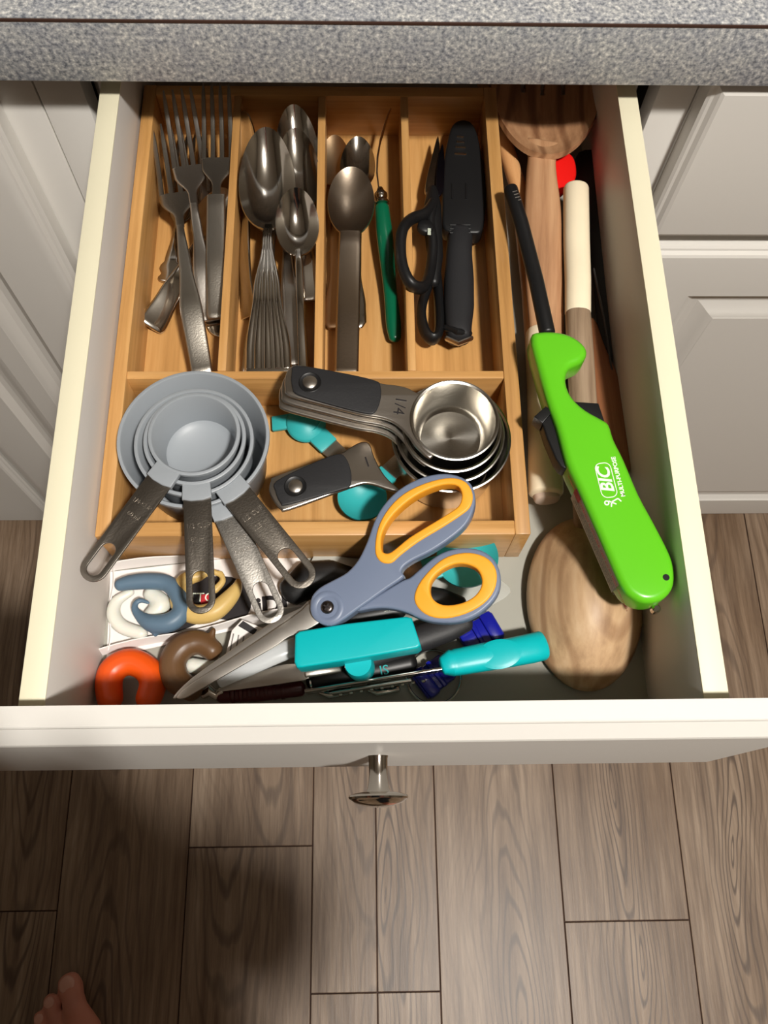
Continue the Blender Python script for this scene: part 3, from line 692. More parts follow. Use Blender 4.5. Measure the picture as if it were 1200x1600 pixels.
def lighter():
    zt = .838
    A = at(1005, 935, zt); B = at(862, 525, zt); M = frame(A, B); Mi = M.inverted()
    t = thing('utility_lighter', 'lime green long-barrelled utility lighter lying on the wooden spoons', 'lighter', M)
    cv = lambda L: [(780+x/2.54, 480+y/2.54) for x, y in L]
    body = cv([(128, 112), (165, 90), (240, 92), (300, 112), (345, 150), (350, 185), (325, 215), (280, 238), (268, 290), (292, 350), (345, 400), (410, 437), (440, 460), (460, 520), (500, 600), (560, 740), (625, 860), (685, 980), (702, 1050), (692, 1115), (650, 1158), (590, 1170), (535, 1150), (485, 1095), (400, 900), (318, 715), (270, 610), (232, 470), (195, 370), (155, 230)])
    plate('body', [trace(M, body, 0, 3)], -.020, 0, M_GREEN, t, .0042, res=4)
    trig = cv([(165, 440), (200, 415), (240, 460), (285, 620), (262, 640), (225, 600)])
    plate('trigger', [trace(M, trig, -.006, 2)], -.017, -.006, M_BLACK, t, .001)
    nub = cv([(140, 432), (185, 392), (215, 412), (172, 460)])
    o = plate('safety_button', [trace(M, nub, -.004, 1, False)], -.015, -.004, M_BLACK, t, .0006)
    guard = cv([(300, 374), (395, 380), (418, 450), (400, 470), (330, 430)])
    plate('trigger_guard', [trace(M, guard, -.006, 1, False)], -.016, -.006, M_BLACK, t, .0008)
    Mi = M.inverted()
    bm = bmesh.new()
    add_sweep(bm, [Mi @ at(*p) for p in ((798, 296, .822), (815, 350, .823), (838, 440, .824), (855, 520, .825))], [.0047, .0047, .0048, .0049], [.0047, .0047, .0048, .0049], n=22, round_ends=.5)
    b = bm_obj('barrel', bm, M_BLACK, t, False)
    bm = bmesh.new()
    for k in range(4):
        a = Mi @ at(801+k*2.0, 300+k*4.6, .8268); c = Mi @ at(808+k*2.0, 298+k*4.6, .8268); add_sweep(bm, [a, c], .0003, .0003, n=6)
    bm_obj('vent', bm, M_SATIN, b, False)
    lathe('hang_hole', [(0, .0001), (.0018, .0001), (.0018, -.0004), (0, -.0004)], M_BLACK, t, Matrix.Translation(Mi @ at(1041, 902, zt+.0002)), n=16)
    bm = bmesh.new(); a = Mi @ at(1024, 952, .824); add_lathe(bm, [(0, -.002), (.0024, -.002), (.0024, .002), (.0015, .003), (0, .003)], Matrix.Translation(a), 16); bm_obj('end_pin', bm, M_STEEL, t, False)
    # warning sticker on the side face
    s = [cv([(253, 705), (300, 680), (480, 1080), (440, 1108)])]
    ed = trace(M, cv([(318, 715), (485, 1095)]), 0, 1, False)
    (x0, y0), (x1, y1) = ed; dd = Vector((x1-x0, y1-y0, 0)).normalized(); nn = Vector((-dd.y, dd.x, 0))
    if nn.x > 0: nn = -nn
    def pt(u, w): # along edge, down the side
        p = Vector((x0, y0, 0)).lerp(Vector((x1, y1, 0)), u) + nn*.0004; return Vector((p.x, p.y, -w))
    def quad(name, u0, u1, w0, w1, m, lift=0):
        bm = bmesh.new(); n = 8; off = nn*lift
        a = [bm.verts.new(pt(u0+(u1-u0)*i/n, w0)+off) for i in range(n+1)]; b = [bm.verts.new(pt(u0+(u1-u0)*i/n, w1)+off) for i in range(n+1)]
        for i in range(n): bm.faces.new((a[i], a[i+1], b[i+1], b[i]))
        return bm_obj(name, bm, m, o2 or t, False)
    o2 = None
    o2 = quad('warning_sticker', -.02, 1.0, .003, .0185, M_STICKER); 
    quad('print', -.02, .1, .004, .010, M_REDINK, .0003)
    R3 = Matrix((dd, Vector((0, 0, -1)).cross(dd)*0 + Vector((0, 0, 1)), nn)).transposed()
    z3 = nn; x3 = dd; y3 = z3.cross(x3)
    for w, s_, c_, m_ in ((.0068, .0027, 'WARNING   EXTREMELY FLAMMABLE  KEEP AWAY FROM CHILDREN', M_REDINK), (.0098, .0023, 'contents under pressure. do not puncture or incinerate. never', M_GREYINK), (.0125, .0023, 'use near face or clothing. be sure flame is out after each use', M_GREYINK), (.0152, .0023, 'do not expose to heat above 120F or prolonged sunlight. adult', M_GREYINK)):
        P = pt(.53, w) + nn*.0004
        R = Matrix((x3, y3, z3)).transposed().to_4x4(); R.translation = P
        text('print', c_, s_, m_, o2, R, .00002)
    # white logo on the top face
    c = Mi @ at(947, 750, zt+.0003); up_ = (Mi.to_3x3() @ (at(929, 722, zt) - at(944, 782, zt))).normalized()
    ang = math.atan2(up_.y, up_.x)
    R = Matrix.Translation((c.x, c.y, .0002)) @ Matrix.Rotation(ang, 4, 'Z') @ Matrix.Scale(.80, 4)
    text('logo', 'BIC', .0125, M_WHITEINK, t, R, .00008, bold=.0003, shear=.25)
    def rr(w, h, r, n=6):
        out = []
        for cx, cy, a0 in ((w-r, h-r, 0), (-w+r, h-r, 90), (-w+r, -h+r, 180), (w-r, -h+r, 270)):
            for i in range(n+1): a = math.radians(a0+90*i/n); out.append((cx+r*math.cos(a), cy+r*math.sin(a)))
        return out
    plate('logo_frame', [rr(.0133, .0058, .0045), rr(.0127, .0052, .0039)], 0, .0001, M_WHITEINK, t, 0, local=R)
    text('print', 'MULTI-PURPOSE', .0042, M_WHITEINK, t, R @ Matrix.Translation((.0015, -.0092, 0)), .00008, bold=.00012)
    # little figure: head ring, body, limbs
    bm = bmesh.new()
    add_lathe(bm, [(.0009, 0), (.0019, 0), (.0019, .0001), (.0009, .0001), (.0009, 0)], R @ Matrix.Translation((-.0168, .0035, 0)), 16)
    for a, b_ in (((-.0155, .002), (-.0185, -.003)), ((-.0165, .0), (-.0145, -.005)), ((-.0145, -.005), (-.0170, -.0068)), ((-.0165, .0), (-.0200, .001))):
        add_sweep(bm, [R @ Vector((a[0], a[1], 0)), R @ Vector((b_[0], b_[1], 0))], .0004, .0001, n=6)
    bm_obj('logo_figure', bm, M_WHITEINK, t, False)
lighter()

# ------------------------------------------------------------------ grey measuring cups
def greycup(label, cx, cy, r, z, h, px_end, zend, collar_px, wpx, worn=False, dz=0):
    c = at(cx, cy, z); e = at(px_end[0], px_end[1], zend); rim = r*mpp(z)
    M = frame(Vector((c.x, c.y, z)), Vector((e.x, e.y, zend))); Mi = M.inverted(); L = (e-c).length
    t = thing('measuring_cup', label, 'measuring cup', M, 'nested grey measuring cups')
    R0 = Mi.to_3x3().to_4x4()   # keep the cup upright while its handle slopes
    th = .0016; rb = rim*.86
    pr = [(0, -h), (rb-.003, -h), (rb, -h+.003), (rim-.0022, -.0032), (rim, -.0028), (rim, -.0003), (rim-.0004, 0), (rim-.0018, 0), (rim-.0024, -.0006), (rb-th-.0002, -h+.005), (rb-th-.004, -h+th+.0003), (0, -h+th)]
    lathe('cup', pr, M_GREY, t, R0, n=72, sharp=40)
    wl = wpx*mpp(z)/2
    cs, ce = rim-.002, rim + collar_px*mpp(z)
    pts = [(-wl, cs), (-wl*1.02, ce), (-wl*.5, ce+.001), (wl*.5, ce+.001), (wl*1.02, ce), (wl, cs)]
    arc = [(x, math.sqrt(max(0, (rim-.0012)**2 - x*x))) for x in (wl*.95, wl*.5, 0, -wl*.5, -wl*.95)]
    plate('collar', [[(-wl, ce), (-wl*.4, ce+.0012), (wl*.4, ce+.0012), (wl, ce)] + arc], -.0034, .0004, M_GREY, t, .0006)
    # steel strip with a slot
    hs = ce-.004; w2 = wl*.94
    out = [(-w2, hs), (-w2*1.0, L-w2*1.0)] + [(w2*1.0*math.cos(math.radians(a)), L-w2 + w2*math.sin(math.radians(a))) for a in range(180, -1, -15)] + [(w2, hs)]
    s0 = L - w2*3.1; s1 = L - w2*1.0; sw = w2*.56
    hole = [(sw*math.cos(math.radians(a)), s1 + sw*math.sin(math.radians(a))) for a in range(0, 181, 20)] + [(sw*math.cos(math.radians(a)), s0 + sw + sw*math.sin(math.radians(a))) for a in range(180, 361, 20)]
    hd = plate('handle', [out, hole], -.0023, -.0008, M_WORN if worn else M_DKSTEEL, t, .0003, label='brushed steel handle strip with a slot')
    return t, hd, ce, L
def engrave(hd, s, y, size0, m=M_SATIN, dz=-.0007):
    text('engraving', s, size0*.72, m, hd, Matrix.Translation((0, y, dz)) @ Matrix.Rotation(PI, 4, 'Z'), .00008)
t, hd, ce, L = greycup('largest grey cup, outermost rim, straight worn handle under its neighbour', 302, 683, 122, .818, .048, (430, 972), .806, 22, 47, worn=True)
engrave(hd, '250 ml', ce+.022, .005); engrave(hd, '1 CUP', ce+.015, .005)
t, hd, ce, L = greycup('second largest grey cup, dark steel handle pointing lower right', 303, 689, 95.5, .8235, .042, (484, 914), .8185, 22, 50)
engrave(hd, '125 ml', ce+.022, .0055); engrave(hd, '1/2 CUP', ce+.014, .0055)
t, hd, ce, L = greycup('third grey cup, handle straight toward the drawer front', 304, 684, 82, .827, .036, (314, 958), .824, 22, 46)
engrave(hd, '80 ml', ce+.024, .0055); engrave(hd, '1/3 CUP', ce+.016, .0055)
t, hd, ce, L = greycup('smallest grey cup, innermost, handle pointing lower left', 303, 677, 74, .8305, .030, (133, 905), .8285, 22, 46)
engrave(hd, '60 ml', ce+.024, .005); engrave(hd, '1/4 CUP', ce+.016, .005)

# ------------------------------------------------------------------ steel measuring cups
cv5 = lambda L, dx=0, dy=0: [(410+x/2.857+dx, 560+y/2.857+dy) for x, y in L]
def steelcup(label, cx, cy, r, z, h, hout, pad, btn, txt, txpos, txang, dx=0, dy=0, top=True):
    c = at(cx, cy, z); M = Matrix.Translation(c); Mi = M.inverted(); rim = r*mpp(z)
    t = thing('measuring_cup', label, 'measuring cup', M, 'nested steel measuring cups')
    rb = rim*.88
    lathe('cup', [(0, -h), (rb-.003, -h), (rb, -h+.003), (rim-.0012, -.0012), (rim+.0006, -.0002), (rim+.0008, .0003), (rim, .0006), (rim-.0012, 0), (rb-.001, -h+.004), (rb-.004, -h+.001), (0, -h+.001)], M_BRUSHR, t, n=72, sharp=40)
    ho = trace(M, cv5(hout, dx, dy), 0, 4)
    keep = [math.hypot(*p) > rim*.995 for p in ho]; n = len(ho)
    if not all(keep):
        st = next(i for i in range(n) if keep[i] and not keep[i-1]); run = []
        for i in range(n):
            if not keep[(st+i) % n]: break
            run.append(ho[(st+i) % n])
        a0 = math.atan2(run[-1][1], run[-1][0]); a1 = math.atan2(run[0][1], run[0][0]); da = (a1-a0+PI) % (2*PI) - PI
        ho = run + [(rim*.992*math.cos(a0+da*k/10), rim*.992*math.sin(a0+da*k/10)) for k in range(11)]
    hd = plate('handle', [ho], -.0026, .0003, M_SATIN, t, .0011, label='brushed steel handle')
    if top:
        pd = plate('grip_pad', [trace(M, cv5(pad, dx, dy), .001, 4)], .0002, .0022, M_RUBBER, t, .0008, label='black grip pad')
        b = Mi @ at(*cv5([btn], dx, dy)[0], z+.003)
        lathe('button_ring', [(0, .0024), (.0062, .0024), (.0066, .0028), (.0062, .0031), (.0052, .0026), (0, .0026)], M_BLACK, pd, Matrix.Translation((b.x, b.y, -.0003)), n=32)
        lathe('button', [(0, .0022), (.0042, .0022), (.0042, .0032), (.0037, .0036), (0, .0037)], M_SATIN, pd, Matrix.Translation((b.x, b.y, 0)), n=32)
        if txt:
            q = Mi @ at(*cv5([txpos], dx, dy)[0], z)
            text('engraving', txt, .0095, M_INK, hd, Matrix.Translation((q.x, q.y, .0004)) @ Matrix.Rotation(txang, 4, 'Z'), .00006)
    return t
M_BRUSHR = mat('spun_steel', (200, 196, 188), .24, 1, bump=.05, bscale=500)
# give the spun steel circular brushing
nt = M_BRUSHR.node_tree; b_ = nt.nodes['Principled BSDF']; b_.inputs['Anisotropic'].default_value = .75
tg = nt.nodes.new('ShaderNodeTangent'); tg.direction_type = 'RADIAL'; tg.axis = 'Z'; nt.links.new(tg.outputs[0], b_.inputs['Tangent'])
H1 = [(38, 545), (70, 520), (330, 430), (385, 400), (440, 372), (478, 380), (500, 440), (545, 520), (605, 580), (620, 600), (560, 585), (470, 560), (390, 578), (120, 675), (80, 672), (45, 630), (30, 590)]
P1 = [(62, 550), (200, 480), (330, 430), (372, 445), (396, 510), (392, 570), (350, 590), (115, 655), (80, 645), (58, 595)]
steelcup('largest steel measuring cup, marked 1, handle pointing lower left', 705, 683, 95, .811, .042, H1, P1, (147, 570), '1', (466, 460), -2.85)
H4 = [(705, 165), (680, 148), (640, 128), (590, 118), (520, 108), (300, 55), (160, 28), (125, 38), (102, 75), (100, 130), (120, 165), (300, 215), (440, 250), (540, 268), (600, 295), (650, 345), (690, 400), (760, 440), (760, 250)]
P4 = [(155, 35), (330, 62), (500, 100), (528, 130), (526, 190), (500, 245), (450, 246), (300, 208), (160, 165), (133, 130), (130, 70)]
steelcup('half size steel measuring cup, third from the top of the nest', 703, 676, 87, .820, .036, H4, P4, (212, 105), '', (0, 0), 0, -9, 22, top=False)
steelcup('second steel measuring cup in the nest, just under the smallest', 706, 667, 79, .8265, .030, H4, P4, (212, 105), '', (0, 0), 0, -5, 11, top=False)
steelcup('smallest steel measuring cup on top, marked 1/4, black grip to upper left', 710, 656, 71, .8335, .026, H4, P4, (212, 105), '1/4', (612, 212), -1.75)

# turquoise measuring spoons below
def tealspoon(label, bx, by, br, z, ex, ey, ze, flip=False, strip=True, collar=True):
    A = at(ex, ey, ze); B = at(bx, by, z); M = frame(A, B, PI if flip else 0); L = (B-A).length
    t = thing('measuring_spoon', label, 'measuring spoon', M, 'turquoise measuring spoons')
    r = br*mpp(z); bm = bmesh.new(); bowl(bm, L, r, r*1.02, r*.45, th=.0013, egg=0)
    bm_obj('bowl', bm, M_TEAL2, t, False, None, True, 60)
    if strip: box('handle', -.0062, .0062, 0, L-r-.004, -.0006, .0008, M_BRUSH, t, .0003, world=False, label='steel handle strip')
    box('collar', -.0068, .0068, L-r-.009, L-r+.002, -.0018, .0016, M_TEAL2, t, .0008, world=False)
tealspoon('turquoise measuring spoon peeking out under the stacked steel handles, upper one', 478, 662, 32, .776, 560, 742, .7725, flip=True)
tealspoon('turquoise spoon at the tray front wall, its bowl below the handle marked 1', 566, 778, 39, .780, 650, 700, .7755)
def tealtab():
    A = at(430, 662, .774); B = at(456, 658, .776); M = frame(A, B)
    t = thing('measuring_spoon', 'small turquoise tab end left of the upper turquoise spoon', 'measuring spoon', M, 'turquoise measuring spoons')
    box('handle', -.0052, .0052, -.002, .010, -.0015, .0015, M_TEAL2, t, .0008, world=False)
    bm = bmesh.new(); bowl(bm, .0195, .0108, .0112, .003, th=.0012, egg=0); bm_obj('bowl', bm, M_TEAL2, t, False, None, True, 60)
tealtab()
tealspoon('turquoise spoon with wide shallow bowl outside the tray, behind the oval scissor loop', 730, 872, 47, .786, 620, 905, .778, strip=True)

# ------------------------------------------------------------------ scissors
def scissors():
    A = at(275, 1088, .7845); B = at(745, 775, .822); M = frame(A, B, 0); Mi = M.inverted()
    t = thing('scissors', 'large scissors, slate-blue handles lined in amber, across tray front', 'scissors', M)
    c6 = lambda L: [(430+x/2.857, 730+y/2.857) for x, y in L]
    bA = [(484, 944), (502, 968), (478, 985), (452, 995), (430, 1010), (390, 1033), (350, 1056), (310, 1079), (288, 1091), (276, 1089), (298, 1069), (350, 1036), (400, 1003), (450, 969), (472, 953)]
    plate('blade', [trace(M, bA, .0015, 3)], .0002, .0020, M_SATIN2, t, .0004)
    bB = [(485, 938), (470, 950), (440, 964), (400, 989), (350, 1024), (300, 1060), (273, 1087), (279, 1090), (330, 1062), (400, 1012), (500, 955)]
    plate('blade', [trace(M, bB, -.0015, 3)], -.0024, -.0004, M_SATIN2, t, .0004)
    h1 = c6([(155, 625), (163, 575), (200, 535), (260, 502), (320, 468), (370, 412), (410, 330), (440, 245), (480, 172), (550, 100), (640, 50), (730, 28), (810, 35), (872, 72), (893, 135), (882, 200), (850, 258), (790, 312), (700, 372), (620, 412), (578, 440), (563, 465), (572, 490), (500, 540), (430, 590), (355, 643), (300, 682), (250, 706), (200, 697), (165, 662)])
    o1 = c6([(447, 385), (452, 300), (478, 228), (530, 157), (600, 103), (700, 62), (790, 48), (852, 68), (882, 122), (870, 180), (820, 222), (740, 274), (640, 334), (560, 394), (520, 428), (475, 425)])
    i1 = c6([(472, 365), (473, 310), (500, 248), (550, 188), (620, 132), (700, 92), (770, 75), (820, 84), (837, 125), (822, 172), (770, 210), (680, 265), (600, 315), (545, 360), (510, 385), (483, 384)])
    h2 = c6([(362, 640), (430, 588), (560, 508), (600, 492), (640, 458), (700, 408), (760, 374), (840, 358), (920, 370), (978, 412), (1006, 480), (1000, 550), (960, 612), (890, 666), (810, 692), (720, 692), (650, 676), (580, 645), (500, 628), (430, 630)])
    o2 = c6([(620, 590), (638, 525), (690, 458), (750, 408), (820, 384), (890, 384), (952, 410), (987, 462), (985, 530), (950, 592), (880, 642), (790, 672), (710, 672), (650, 642)])
    i2 = c6([(688, 545), (700, 500), (740, 460), (800, 432), (855, 432), (903, 455), (924, 500), (916, 545), (880, 585), (820, 611), (750, 616), (705, 592)])
    zt = .0062
    a = plate('handle', [trace(M, h1, zt, 3), trace(M, i1, zt, 3)], -.0042, zt, M_BLUEGREY, t, .0014, res=4)
    def ring(outer, inner, par):
        return plate('grip_lining', [trace(M, outer, zt, 3), trace(M, inner, zt, 3)], -.004, zt+.0010, M_ORANGE, par, .0012, res=3, label='amber rubber lining')
    ring(o1, [(x*.985+.015*642, y*.985+.015*822) for x, y in i1], a)
    b = plate('handle', [trace(M, h2, zt-.002, 3), trace(M, i2, zt-.002, 3)], -.0062, zt-.0022, M_BLUEGREY, t, .0016, res=4)
    plate('grip_lining', [trace(M, o2, zt-.002, 3), trace(M, [(x*.985+.015*712, y*.985+.015*914) for x, y in i2], zt-.002, 3)], -.006, zt-.0012, M_ORANGE, b, .0014, res=3, label='amber rubber lining')
    c = Mi @ at(513, 950, .806); T = Matrix.Translation((c.x, c.y, 0))
    lathe('pivot_ring', [(.0055, .0060), (.0072, .0068), (.0088, .0066), (.0096, .0060), (.0096, .005), (.0055, .005), (.0055, .0060)], M_BLUEGREY, t, T, n=36)
    s = lathe('screw', [(0, .0078), (.0022, .0077), (.0034, .0072), (.0038, .0064), (.0038, .0055), (0, .0055)], mat('dark_steel', (110, 104, 104), .25, 1), t, T, n=28)
    for an in (.5, .5+PI/2): box('screw_slot', -.0021, .0021, -.0004, .0004, .0072, .00795, M_INK, s, 0, world=False, M=T @ Matrix.Rotation(an, 4, 'Z'))
M_SATIN2 = mat('scissor_steel', (216, 211, 204), .38, 1, bump=.03)
scissors()

# ------------------------------------------------------------------ things at the front of the drawer
def critter(name, label, paths, m, z, extra=None, group='curled silicone markers'):
    """soft curled figure: tubes through (px, py, dz, radius px), merged into one skin"""
    x = sum(p[0] for p in paths[0])/len(paths[0]); y = sum(p[1] for p in paths[0])/len(paths[0])
    c = at(x, y, z); M = Matrix.Translation((c.x, c.y, z)); Mi = M.inverted()
    t = thing(name, label, 'drink marker', M, group)
    bm = bmesh.new(); s = mpp(z)
    for P in paths:
        P = smoothpts(P, 5, False)
        add_sweep(bm, [Mi @ at(p[0], p[1], z + p[2]) for p in P], [p[3]*s for p in P], [min(p[3]*s, .0075) for p in P], n=14, round_ends=.9)
    o = bm_obj('body', bm, m, t, False)
    r = o.modifiers.new('r', 'REMESH'); r.mode = 'VOXEL'; r.voxel_size = .0009; r.use_smooth_shade = True
    sm = o.modifiers.new('s', 'SMOOTH'); sm.iterations = 6; sm.factor = .5
    return t
# white carton packaging on the drawer floor
def card(label, px, z, th, m=M_PAPER, name='packaging_card', tilt=(0, 0)):
    c = at(sum(p[0] for p in px)/len(px), sum(p[1] for p in px)/len(px), z); M = Matrix.Translation(c) @ Matrix.Rotation(tilt[0], 4, 'X') @ Matrix.Rotation(tilt[1], 4, 'Y')
    t = thing(name, label, 'packaging', M)
    plate('sheet', [trace(M, px, 0, 1, False)], -th, 0, m, t, min(.0004, th*.3))
    return t, M
bx, BM = card('shallow white carton against the left drawer wall, holding the curled markers', [(172, 893), (480, 858), (478, 960), (166, 1028)], DZ+.0016, .0012, name='white_carton')
Mi = BM.inverted()
for (p, q, h0) in (((170, 893), (478, 856), .008), ((160, 1024), (474, 956), .007), ((176, 893), (168, 1020), .007)):
    a = Mi @ at(*p, DZ+.0016); b = Mi @ at(*q, DZ+.0016)
    bm = bmesh.new(); n = 12; lo = []; hi = []
    d = (b-a).normalized(); nn = Vector((-d.y, d.x, 0))
    for i in range(n+1):
        s = a.lerp(b, i/n); w = .0005*math.sin(i*.8)
        lo.append(s + nn*w); hi.append(s + nn*(w*2+.002) + Vector((0, 0, h0 + .0005*math.sin(i*.9))))
    V = [[bm.verts.new(v + nn*o) for v in R] for R in (lo, hi) for o in (0, .0007)]
    for x_, y_ in ((0, 2), (1, 3), (2, 3), (0, 1)):
        for i in range(n): bm.faces.new((V[x_][i], V[x_][i+1], V[y_][i+1], V[y_][i]))
    bm_obj('flap', bm, M_PAPER, bx, False)
plate('print', [trace(BM, [(268, 915), (345, 900), (385, 915), (392, 950), (372, 970), (330, 968), (270, 990), (240, 990), (262, 950)], 0, 3)], .0001, .0005, M_INK, bx)
text('print', 'TTC', .008, M_WHITEINK, bx, Matrix.Translation(Mi @ at(314, 934, DZ+.0022)), .0001)
plate('print', [trace(BM, [(284, 990), (300, 986), (302, 994), (286, 998)], 0, 1, False)], .0005, .0008, M_REDINK, bx)
plate('print', [trace(BM, [(312, 930), (328, 928), (328, 942), (314, 944)], 0, 1, False)], .0004, .00062, M_REDINK, bx)
text('print', 'iDI', .016, M_INK, bx, Matrix.Translation(Mi @ at(425, 947, DZ+.0022)) @ Matrix.Rotation(.12, 4, 'Z'), .0001, bold=.0006)
critter('silicone_drink_marker', 'milky white curled silicone marker beneath the blue-grey one', [[(236, 928, 0, 12), (252, 945, .0, 15), (236, 962, 0, 12)], [(205, 925, -.002, 6), (182, 940, -.002, 9), (178, 962, -.002, 11), (192, 980, -.002, 11), (222, 990, -.002, 10)]], M_SIL_WHT, .7705)
critter('silicone_drink_marker', 'blue-grey curled silicone marker with a fishlike head', [[(188, 914, .001, 10), (205, 910, .001, 12), (235, 908, .001, 13), (262, 912, .001, 13), (278, 930, .002, 13), (284, 955, .002, 14), (266, 972, .002, 15), (238, 974, .001, 14), (218, 962, .0, 8), (210, 948, 0, 5), (218, 938, 0, 4), (232, 942, 0, 3)], [(240, 978, .001, 8), (243, 992, 0, 4)]], M_SIL_BLUE, .7755)
critter('silicone_drink_marker', 'tan curled silicone marker with two small ears', [[(345, 895, 0, 4), (348, 908, 0, 5), (336, 922, 0, 6)], [(310, 900, 0, 9), (290, 906, 0, 12), (280, 925, 0, 14), (284, 948, 0, 15), (305, 960, 0, 15), (335, 955, .001, 15), (358, 935, .001, 13), (370, 918, .001, 9), (372, 908, 0, 5)], [(310, 900, 0, 9), (328, 893, 0, 6), (345, 898, 0, 4)]], M_SIL_TAN, .7755)
critter('silicone_drink_marker', 'orange horseshoe-shaped silicone marker in the front left corner', [[(172, 1092, 0, 19), (170, 1068, 0, 20), (177, 1046, 0, 20), (203, 1034, 0, 20), (230, 1046, 0, 20), (239, 1068, 0, 20), (232, 1092, 0, 19)]], M_SIL_ORG, .773)
critter('silicone_drink_marker', 'brown curled silicone marker with a small ear, right of the orange one', [[(330, 995, .002, 6), (334, 984, .003, 4)], [(332, 1016, 0, 16), (312, 1004, 0, 18), (286, 1010, 0, 20), (270, 1034, 0, 20), (276, 1062, 0, 20), (300, 1078, 0, 17)]], M_SIL_BRN, .7755)
critter('silicone_drink_marker', 'milky disc-like silicone marker inside the brown curl', [[(300, 1040, 0, 12), (322, 1042, 0, 11), (340, 1036, 0, 9)]], M_SIL_WHT, .7695)
t, M = card('small striped matchbook lying behind the scissor blades', [(362, 985), (378, 968), (420, 985), (405, 1022), (352, 1025)], .779, .004, name='matchbook', tilt=(.1, 0))
plate('print', [trace(M, [(372, 978), (380, 970), (402, 984), (396, 992)], 0, 1, False)], .0001, .0003, M_INK, t)
for k in range(4): plate('print', [trace(M, [(364+k*8, 990+k*2), (366+k*8, 990+k*2), (360+k*9, 1020), (358+k*9, 1020)], 0, 1, False)], .0001, .0003, M_GREYINK, t)
# liner paper behind under the tray front
t, M = card('crumpled white paper sheet right of the carton, against the tray front', smoothpts([(490, 868), (620, 880), (750, 893), (785, 908), (798, 925), (772, 944), (745, 952), (700, 945), (600, 930), (520, 905)], 3), DZ+.004, .0010, M_CLEARPAPER, name='paper_sheet', tilt=(-.03, .02))
def blob(name, label, cat, pts, m, part='body', flat=.8, e=2.2, ends=.8, group=None, up=(0, 0, 1)):
    A = at(*pts[0][:3]); B = at(*pts[-1][:3]); t = thing(name, label, cat, frame(A, B), group)
    lineobj(t, part, pts, m, flat=flat, e=e, ends=ends, up=up); return t
# black grips
t = blob('marker_pen', 'thick black marker with white lettering, under the scissor pivot', 'pen', [(470, 990, .780, 15), (560, 962, .782, 16), (625, 950, .782, 15)], M_BLACK, 'barrel')
Mt = WM[t]; Mi = Mt.inverted()
text('print', 'PERMANENT MARKER', .0036, M_WHITEINK, t, Matrix.Translation((0, .036, .0049)) @ Matrix.Rotation(PI/2, 4, 'Z'), .0001)
t = blob('utensil_handle', 'black rounded tool handle inside the oval scissor loop', 'utensil', [(560, 905, .776, 16), (640, 930, .777, 18), (690, 938, .777, 18), (720, 945, .776, 13)], M_BLACK, 'grip')
t = blob('utensil_handle', 'matte black tool handle between the turquoise block and blue clip', 'utensil', [(560, 1035, .771, 18), (640, 1003, .773, 21), (700, 982, .775, 20), (727, 971, .775, 16)], M_RUBBER, 'grip')
t = blob('black_cap', 'glossy black round object behind the scissor pivot, under the grey cup handle', 'lid', [(455, 925, .771, 22), (480, 905, .773, 28), (520, 900, .773, 24), (550, 905, .772, 18)], M_BLACK, 'body')
t = blob('utensil_handle', 'thick black barrel with silver ring under the turquoise grater', 'utensil', [(490, 1064, .768, 15, 14), (560, 1052, .769, 16, 15), (640, 1035, .770, 15, 14)], M_BLACK, 'grip')
Mi = WM[t].inverted()
lineobj(t, 'ring', [(484, 1066, .768, 15.6, 14.6), (486.5, 1065.5, .768, 15.6, 14.6)], M_STEEL, ends=0)
text('print', 'SI', .008, M_TEAL2, t, Matrix.Translation(Mi @ at(600, 1046, .7755)) @ Matrix.Rotation(-PI/2, 4, 'Z'), .0002)
# table knife / spatula blade and translucent handle
M0 = frame(at(480, 1052, .7795), at(330, 1080, .773)); t = thing('spatula', 'grey steel spatula blade lying under the scissor blades', 'spatula', M0)
plate('blade', [trace(M0, [(482, 1040), (482, 1060), (455, 1066), (400, 1074), (350, 1080), (340, 1078), (370, 1065), (420, 1045), (450, 1038)], 0, 3)], -.0006, .0006, M_SATIN, t, .0002)
lineobj(t, 'handle', [(478, 1050, .7795, 9, 4), (500, 1047, .779, 9, 5), (530, 1043, .776, 9, 5)], M_SATIN)
blob('plastic_handle', 'milky translucent plastic handle beneath the scissor blade', 'utensil', [(345, 1066, .7735, 9), (385, 1045, .776, 12), (430, 1022, .778, 15), (462, 1010, .778, 14)], M_CLEAR, 'grip', flat=.7)
t = blob('ribbed_handle', 'dark maroon ribbed handle lying at the very front of drawer', 'utensil', [(345, 1086, .7685, 11), (400, 1084, .769, 12), (470, 1076, .770, 11)], M_MAROON, 'grip')
for k in range(7): lineobj(t, 'rib', [(362+k*13, 1085-k*1.0, .769, 13, 11), (366+k*13, 1084.6-k*1.0, .769, 13, 11)], M_MAROON, ends=.3)
t = blob('foil_piece', 'crumpled shiny foil bit behind the front left of drawer front', 'foil', [(318, 1085, .768, 7), (328, 1078, .771, 9), (338, 1086, .769, 8), (346, 1079, .771, 6)], M_STEEL, 'body')
